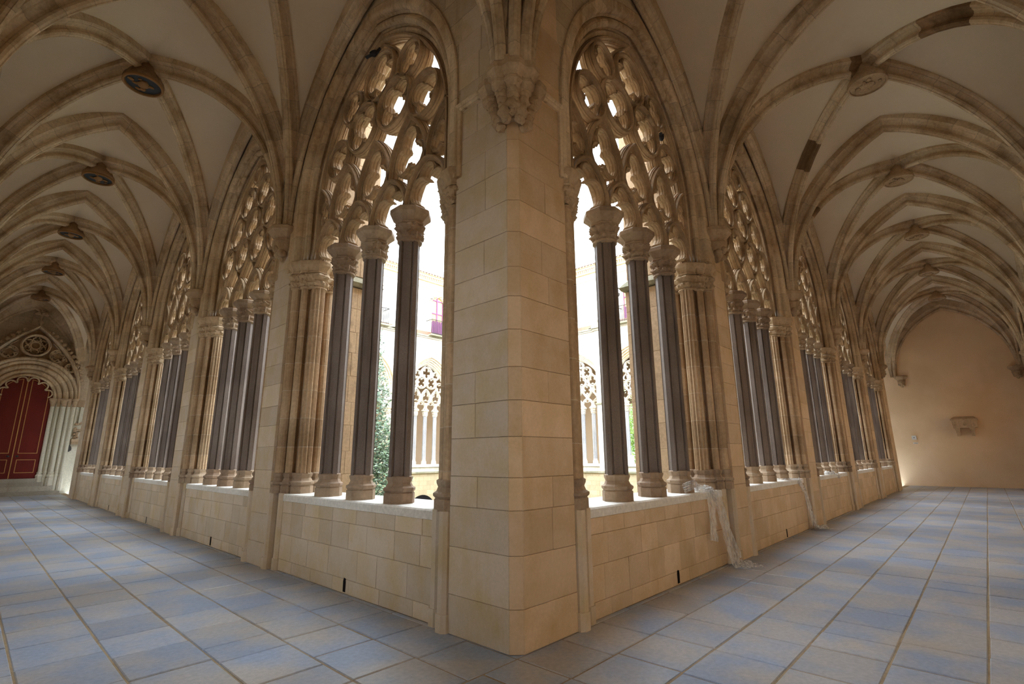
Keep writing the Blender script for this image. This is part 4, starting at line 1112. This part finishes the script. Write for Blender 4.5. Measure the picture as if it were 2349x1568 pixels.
PM, PD = M['mould'], M['carved']
def col(x, y, r, parent):
    mb = MB(); lathe(mb, [(r, 1.02), (r, 4.12)], 12, x, y, cap=False); s = put('colonnette', mb, M['doorwall'], parent)
    mb = MB(); lathe(mb, [(r * 1.9, .15), (r * 1.9, .72), (r * 1.6, .76), (r * 1.9, .82), (r * 1.7, .88), (r * 1.15, .92), (r * 1.4, 1.0), (r, 1.03)], 8, x, y, rot=22.5); put('base', mb, M['doorwall'], s, True, 25)
    mb = MB(); lathe(mb, [(r, 4.08), (r * 1.3, 4.11), (r * 1.15, 4.14), (r * 1.8, 4.3), (r * 1.7, 4.35), (r * 2.2, 4.38), (r * 2.2, 4.47)], 12, x, y, disp=lambda a, z, q: .02 * noise.noise(Vector((a * 2, z * 20, x))) if 4.15 < z < 4.34 else 0); put('capital', mb, PD, s, True, 40)
for sg in (-1, 1):
    for x, y, r in ((1.02, -.10, .075), (1.22, -.16, .05), (1.42, -.26, .09), (1.60, -.34, .05), (1.78, -.40, .06)): col(sg * x, y, r, po)
    mb = MB(); pts = [(.99, -.02), (.99, -.05), (1.12, -.08), (1.14, -.13), (1.30, -.15), (1.32, -.22), (1.52, -.25), (1.54, -.33), (1.70, -.34), (1.72, -.40), (1.86, -.40), (1.86, 0), (.99, 0)]
    mb.prism([(sg * x, y) for x, y in (pts if sg > 0 else pts)], .15, 4.46); put('jamb', mb, M['doorwall'], po, False)
# archivolts
mb = MB(); V = []; F = []; U = []
prof = [(.97, -.0), (.97, -.10)] + arc(1.03, -.12, .06, 200, 350, 4) + [(1.12, -.08), (1.16, -.14)] + arc(1.24, -.17, .05, 200, 350, 3) + [(1.32, -.14), (1.36, -.22)] + arc(1.45, -.25, .075, 200, 350, 4) + [(1.55, -.22), (1.58, -.30)] + arc(1.66, -.34, .05, 200, 350, 3) + [(1.72, -.33)] + arc(1.80, -.38, .06, 200, 350, 3) + [(1.88, -.36), (1.88, 0)]
K = 28; n = len(prof)
for k in range(K + 1):
    a = PI * k / K
    for s, d in prof: V.append((s * math.cos(a), d, 4.47 + s * math.sin(a) * 1.0)); U.append((s, k * .15))
F = [(k * n + i, k * n + i + 1, (k + 1) * n + i + 1, (k + 1) * n + i) for k in range(K) for i in range(n - 1)]
mb.add(V, F, U); put('archivolt', mb, PM, po, True, 30)
TP = [(-.03, -.40), (.0, -.46), (.03, -.40), (.05, -.34), (.05, -.05), (-.05, -.05), (-.05, -.34)]
TQ = [(-.02, -.22), (.02, -.22), (.036, -.17), (.036, -.02), (-.036, -.02), (-.036, -.17)]
for sg in (-1, 1):
    mb = MB(); gp = bez((sg * 1.86, 4.5), (sg * 1.86, 6.1), (sg * 1.05, 6.95), (0, 7.85), 16); bar2d(mb, gp, [(w * 1.5, d) for w, d in TP]); put('gable_moulding', mb, PM, po)
    for i, (x, z) in enumerate(gp[3:15]):
        mb = MB(); lump(mb, (x + sg * .10, -.34, z + .10), .085, i, .5, 8, 6, (1.1, .9, 1)); put('crocket', mb, PD, po)
    for j, (x, z) in enumerate(((.36, 5.5 - .02), (.80, 5.10), (0.0, 5.5))):
        pass
    mb = MB(); bar2d(mb, circle(sg * 1.42, 6.0, .22, 16), TQ, True); bar2d(mb, foil(sg * 1.42, 6.0, .2, 4, 0, 4), TQ, True); put('side_roundel', mb, PM, po, False)
    mb = MB(); bar2d(mb, circle(sg * .86, 6.52, .30, 16), TQ, True); bar2d(mb, foil(sg * .86, 6.52, .28, 5, PI / 2, 4), TQ, True); bar2d(mb, bez((sg * .55, 6.5), (sg * .75, 6.75), (sg * .95, 6.8), (sg * 1.05, 6.6)), TQ); bar2d(mb, bez((sg * .62, 7.1), (sg * .8, 6.9), (sg * 1.1, 6.7), (sg * 1.22, 6.3)), TQ); put('side_tracery', mb, PM, po, False)
mb = MB(); bar2d(mb, circle(0, 6.92, .50, 24), TP, True)
for i in range(6): a = PI / 6 + i * PI / 3; bar2d(mb, foil(.33 * math.cos(a), 6.92 + .33 * math.sin(a), .15, 3, a, 4), TQ, True)
bar2d(mb, circle(0, 6.92, .18, 14), TQ, True); put('rose_tracery', mb, PM, po, True, 30)
mb = MB(); V = [(s, -.04, z) for s, z in [(-1.86, 4.5)] + bez((-1.86, 4.5), (-1.86, 6.1), (-1.05, 6.95), (0, 7.85), 12)[1:] + bez((0, 7.85), (1.05, 6.95), (1.86, 6.1), (1.86, 4.5), 12)[1:] + [(1.88 * math.cos(a), 4.47 + 1.88 * math.sin(a)) for a in [PI * i / 16 for i in range(1, 16)]]]
mb.add(V, [tuple(range(len(V)))]); put('gable_field', mb, M['respond'], po, False)
# cusped fringe of the arch
for i in range(6):
    a0 = PI * (i + .08) / 6; a1 = PI * (i + .92) / 6; am = (a0 + a1) / 2
    rr = lambda t: .95 - .17 * (1 - math.sqrt(max(0, 1 - (2 * t - 1) ** 2)))
    pts = [(rr(t) * math.cos(a0 + (a1 - a0) * t), 4.47 + rr(t) * math.sin(a0 + (a1 - a0) * t)) for t in [.5 - .5 * math.cos(PI * j / 12) for j in range(13)]]
    mb = MB(); bar2d(mb, pts, [(w * .8, d + .03) for w, d in TQ]); put('arch_cusp', mb, PM, po, False)
    if i:
        a = PI * i / 6; mb = MB(); lump(mb, (.76 * math.cos(a), -.15, 4.47 + .76 * math.sin(a)), .05, i, .5, 7, 5); put('cusp_leaf', mb, PM, po)
mb = MB(); lathe(mb, [(.07, 7.75), (.06, 8.0), (.12, 8.06), (.10, 8.12), (.05, 8.16), (.06, 8.38), (.10, 8.42)], 10, 0, -.25)
for a in range(0, 360, 45): lump(mb, (.17 * math.cos(math.radians(a)), -.25 + .12 * math.sin(math.radians(a)), 8.48), .085, a, .5, 7, 5)
lump(mb, (0, -.25, 8.6), .10, 4, .5, 8, 5); put('finial', mb, PD, po, True, 60)
mb = MB(); mb.box(1.92, -.30, 2.42, 2.25, 0, 2.55); mb.box(1.95, -.22, 2.30, 2.25, 0, 2.42)
for i in range(14): lump(mb, (1.96 + .26 * random.Random(i).random(), -.08, 2.6 + .75 * random.Random(i + 50).random()), .07, i, .5, 7, 5)
put('relief_panel', mb, PD, po, True, 50)
mb = MB(); mb.box(1.92, -.10, 3.3, 1.99, 0, 4.12); mb.box(2.08, -.12, 3.3, 2.16, 0, 4.12); put('pilaster_strip', mb, M['doorwall'], po, False)
mb = MB(); mb.box(1.88, -.12, 4.12, 2.2, 0, 4.46); put('pilaster_capital', mb, PD, po, False)
mb = MB(); lump(mb, (1.9, -.12, 2.1), .10, 8, .4, 8, 6, (1, 1, 1.6)); put('carved_bracket', mb, M['iron'], po)
st = root('entrance_steps', 'grey stone steps rising to the red door', 'steps', (0, 0, 0))
for x1, y0, z0, z1 in ((0, 28.75, 0, .07), (-.02, 28.95, .07, .16), (-.25, 29.30, .16, .38), (-.62, 29.42, .38, .56), (-.82, 29.55, .56, .73)):
    mb = MB(); mb.box(-LW + .02 if z1 < .4 else -2.98, y0, z0, x1, LB[6] - .005, z1); put('step', mb, M['step'], st, False)

# ------------------------------------------------------------------ stone chest and small fittings on the ochre wall
ct = root('stone_chest', 'small carved stone tomb chest on two brackets high on the ochre wall', 'chest', (RB[6], -2.46, 0))
mb = MB(); mb.add([(0, -.44, 2.76), (-.42, -.44, 2.76), (-.42, .42, 2.76), (0, .42, 2.76), (0, -.48, 3.14), (-.46, -.48, 3.14), (-.46, .46, 3.14), (0, .46, 3.14)],
                  [(0, 1, 2, 3), (4, 7, 6, 5), (0, 4, 5, 1), (1, 5, 6, 2), (2, 6, 7, 3), (3, 7, 4, 0)]); put('chest_body', mb, M['carved'], ct, False)
mb = MB(); mb.box(-.49, -.51, 3.12, 0, .49, 3.18); V = [(-.49, -.51, 3.18), (-.49, .49, 3.18), (0, .49, 3.18), (0, -.51, 3.18), (-.22, -.36, 3.30), (-.22, .34, 3.30), (0, .34, 3.30), (0, -.36, 3.30)]
mb.add(V, [(0, 4, 5, 1), (1, 5, 6, 2), (0, 3, 7, 4), (4, 7, 6, 5)]); put('lid', mb, M['carved'], ct, False)
for i in range(5):
    mb = MB(); y = -.36 + i * .17; mb.box(-.455, y - .06, 2.82, -.42, y + .06, 3.08) if i % 2 else lump(mb, (-.44, y, 2.95), .07, i, .5, 8, 6, (.5, .8, 1.5)); put('relief_panel', mb, M['carved'], ct, False)
for y in (-.25, .28):
    mb = MB()
    for z0, z1, w, o in ((2.66, 2.76, .10, .38), (2.54, 2.66, .075, .30), (2.38, 2.54, .065, .22)): mb.box(-o, y - w, z0, 0, y + w, z1)
    put('bracket', mb, M['carved'], ct, False)
jb = root('junction_box', 'small pale junction box on the left of the ochre wall', 'box', (RB[6] - .045, -.45, 2.36))
mb = MB(); mb.box(-.055, -.09, -.10, .045, .09, .10); put('cover', mb, M['white'], jb, False); mb = MB(); mb.box(-.06, -.02, -.02, -.055, .02, .02); put('screw', mb, M['iron'], jb, False)
pl = root('wall_plaque', 'tiny pale label plate just below the junction box', 'plaque', (RB[6] - .005, -.47, 2.09))
mb = MB(); mb.box(-.02, -.10, -.03, .005, .10, .03); put('plate', mb, M['white'], pl, False); mb = MB(); mb.box(-.024, -.07, -.012, -.02, .05, .004); put('marking', mb, M['iron'], pl, False)

# ------------------------------------------------------------------ torn plastic film on the right sills
def strip(mb, pts, widths, side, folds, amp, seed, n=14):
    P = [Vector(p) for p in pts]; rows = []
    for i, p in enumerate(P):
        t = (P[min(i + 1, len(P) - 1)] - P[max(i - 1, 0)]).normalized(); sd = Vector(side); sd = (sd - t * sd.dot(t)).normalized(); nn = t.cross(sd)
        row = []
        for j in range(n + 1):
            q = j / n - .5
            k = amp * math.sin(j * folds + seed + i * .4) + amp * .8 * noise.noise(Vector((q * 5, i * .5, seed)))
            row.append(p + sd * q * widths[i] + nn * k)
        rows += row
    m = n + 1
    mb.add([tuple(v) for v in rows], [(i * m + j, i * m + j + 1, (i + 1) * m + j + 1, (i + 1) * m + j) for i in range(len(P) - 1) for j in range(n)])
def interp(pts, k=5):
    out = []
    for a, b_ in zip(pts[:-1], pts[1:]): out += [tuple(a[i] + (b_[i] - a[i]) * t / k for i in range(3)) for t in range(k)]
    return out + [pts[-1]]
def film_sheet(label, parts, lumps_):
    r = root('plastic_film', label, 'plastic film', group='torn film on the right sills')
    for nm, pts, w0, w1, side, fo, am, sd in parts:
        mb = MB(); pp = interp(pts); strip(mb, pp, [w0 + (w1 - w0) * i / (len(pp) - 1) for i in range(len(pp))], side, fo, am, sd); put(nm, mb, M['film'], r, True, 60)
    for i, (c, s) in enumerate(lumps_):
        mb = MB(); lump(mb, c, s, i, .9, 12, 9, (1.3, 1, .6), 5); put('crumpled_wad', mb, M['film'], r, True, 60)
mx = RC[0] + .86
film_sheet('torn clear film wrapped on a column base and hanging to the floor, nearest right sill', [
    ('wrapped_band', [(mx - .22, .14, 1.14), (mx - .02, .05, 1.20), (mx + .20, .12, 1.13), (mx + .42, .14, 1.10), (mx + .60, .16, 1.09)], .13, .10, (0, 0, 1), 1.9, .012, 1),
    ('sill_spread', [(mx + .16, .30, 1.10), (mx + .40, .14, 1.095), (mx + .58, .05, 1.06), (mx + .60, .02, .93)], .30, .16, (1, .2, 0), 1.7, .016, 2),
    ('short_tail', [(mx + .42, .045, 1.05), (mx + .40, .01, .85), (mx + .36, .0, .60), (mx + .32, -.01, .40)], .18, .28, (1, 0, 0), 1.8, .012, 3),
    ('long_tail', [(mx + .62, .04, 1.05), (mx + .70, .0, .80), (mx + .76, -.03, .50), (mx + .80, -.08, .22), (mx + .84, -.13, .04), (mx + .98, -.22, .02), (mx + 1.12, -.28, .015)], .24, .36, (1, -.1, 0), 1.6, .018, 4)],
    [((mx + .55, .13, 1.12), .05), ((mx + .48, .06, 1.09), .06)])
x2 = RC[1] + 1.35
film_sheet('clear film trailing from the second right sill down to the floor', [
    ('sill_spread', [(x2 - .9, .2, 1.09), (x2 - .35, .14, 1.085), (x2 + .05, .06, 1.06)], .2, .2, (0, 1, 0), 1.7, .015, 5),
    ('long_tail', [(x2 + .0, .05, 1.05), (x2 + .25, .0, .80), (x2 + .36, -.03, .40), (x2 + .40, -.08, .06), (x2 + .62, -.20, .03), (x2 + .80, -.24, .02)], .16, .24, (1, -.1, 0), 1.6, .015, 6)],
    [((x2 + .45, -.12, .05), .07), ((x2 + .62, -.2, .04), .06)])
x3 = RC[2] + .2
film_sheet('crumpled clear film lying on the third right sill', [
    ('sill_spread', [(x3 - .9, .22, 1.09), (x3 - .3, .14, 1.09), (x3 + .2, .06, 1.07), (x3 + .3, .03, .95)], .25, .12, (0, 1, 0), 1.7, .02, 7)], [((x3 - .5, .12, 1.1), .08), ((x3 - .1, .1, 1.1), .07)])

# ------------------------------------------------------------------ pigeons in the tracery
def pigeon(loc, rz, label, seed):
    r = root('pigeon', label, 'bird', loc, group='pigeons roosting in the tracery'); r.rotation_euler = (0, 0, rz); r.scale = (.8, .8, .8)
    mb = MB(); lump(mb, (0, 0, .06), .062, seed, .05, 12, 8, (1.6, .95, 1.0)); put('body', mb, M['bird'], r)
    mb = MB(); lump(mb, (.11, 0, .125), .032, seed, .02, 10, 7, (1.0, .9, 1.0)); mb.add([(.135, -.008, .125), (.135, .008, .125), (.165, 0, .115), (.135, 0, .135)], [(0, 1, 2), (0, 2, 3), (1, 3, 2)]); put('head', mb, M['bird'], r)
    mb = MB(); lump(mb, (.075, 0, .095), .035, seed, .02, 8, 6, (1, .9, 1.2)); put('neck', mb, M['bird'], r)
    mb = MB(); mb.add([(-.08, -.03, .05), (-.08, .03, .05), (-.22, .035, .03), (-.22, -.035, .03), (-.08, -.03, .065), (-.08, .03, .065), (-.22, .035, .036), (-.22, -.035, .036)], [(0, 1, 2, 3), (4, 7, 6, 5), (0, 4, 5, 1), (1, 5, 6, 2), (2, 6, 7, 3), (3, 7, 4, 0)]); put('tail', mb, M['bird'], r)
    for s in (-1, 1):
        mb = MB(); lump(mb, (-.02, s * .045, .07), .05, seed, .05, 9, 6, (1.7, .35, .8)); put('wing', mb, M['bird'], r)
        mb = MB(); mb.box(.0, s * .02 - .004, 0, .008, s * .02 + .004, .03); put('foot', mb, M['bird'], r)
pigeon((.17, 3.16, 7.88), -1.2, 'dark pigeon perched high in the nearest left window head', 3)
pigeon((3.98, .20, 6.86), .4, 'dark pigeon perched at the edge of the nearest right window head', 5)
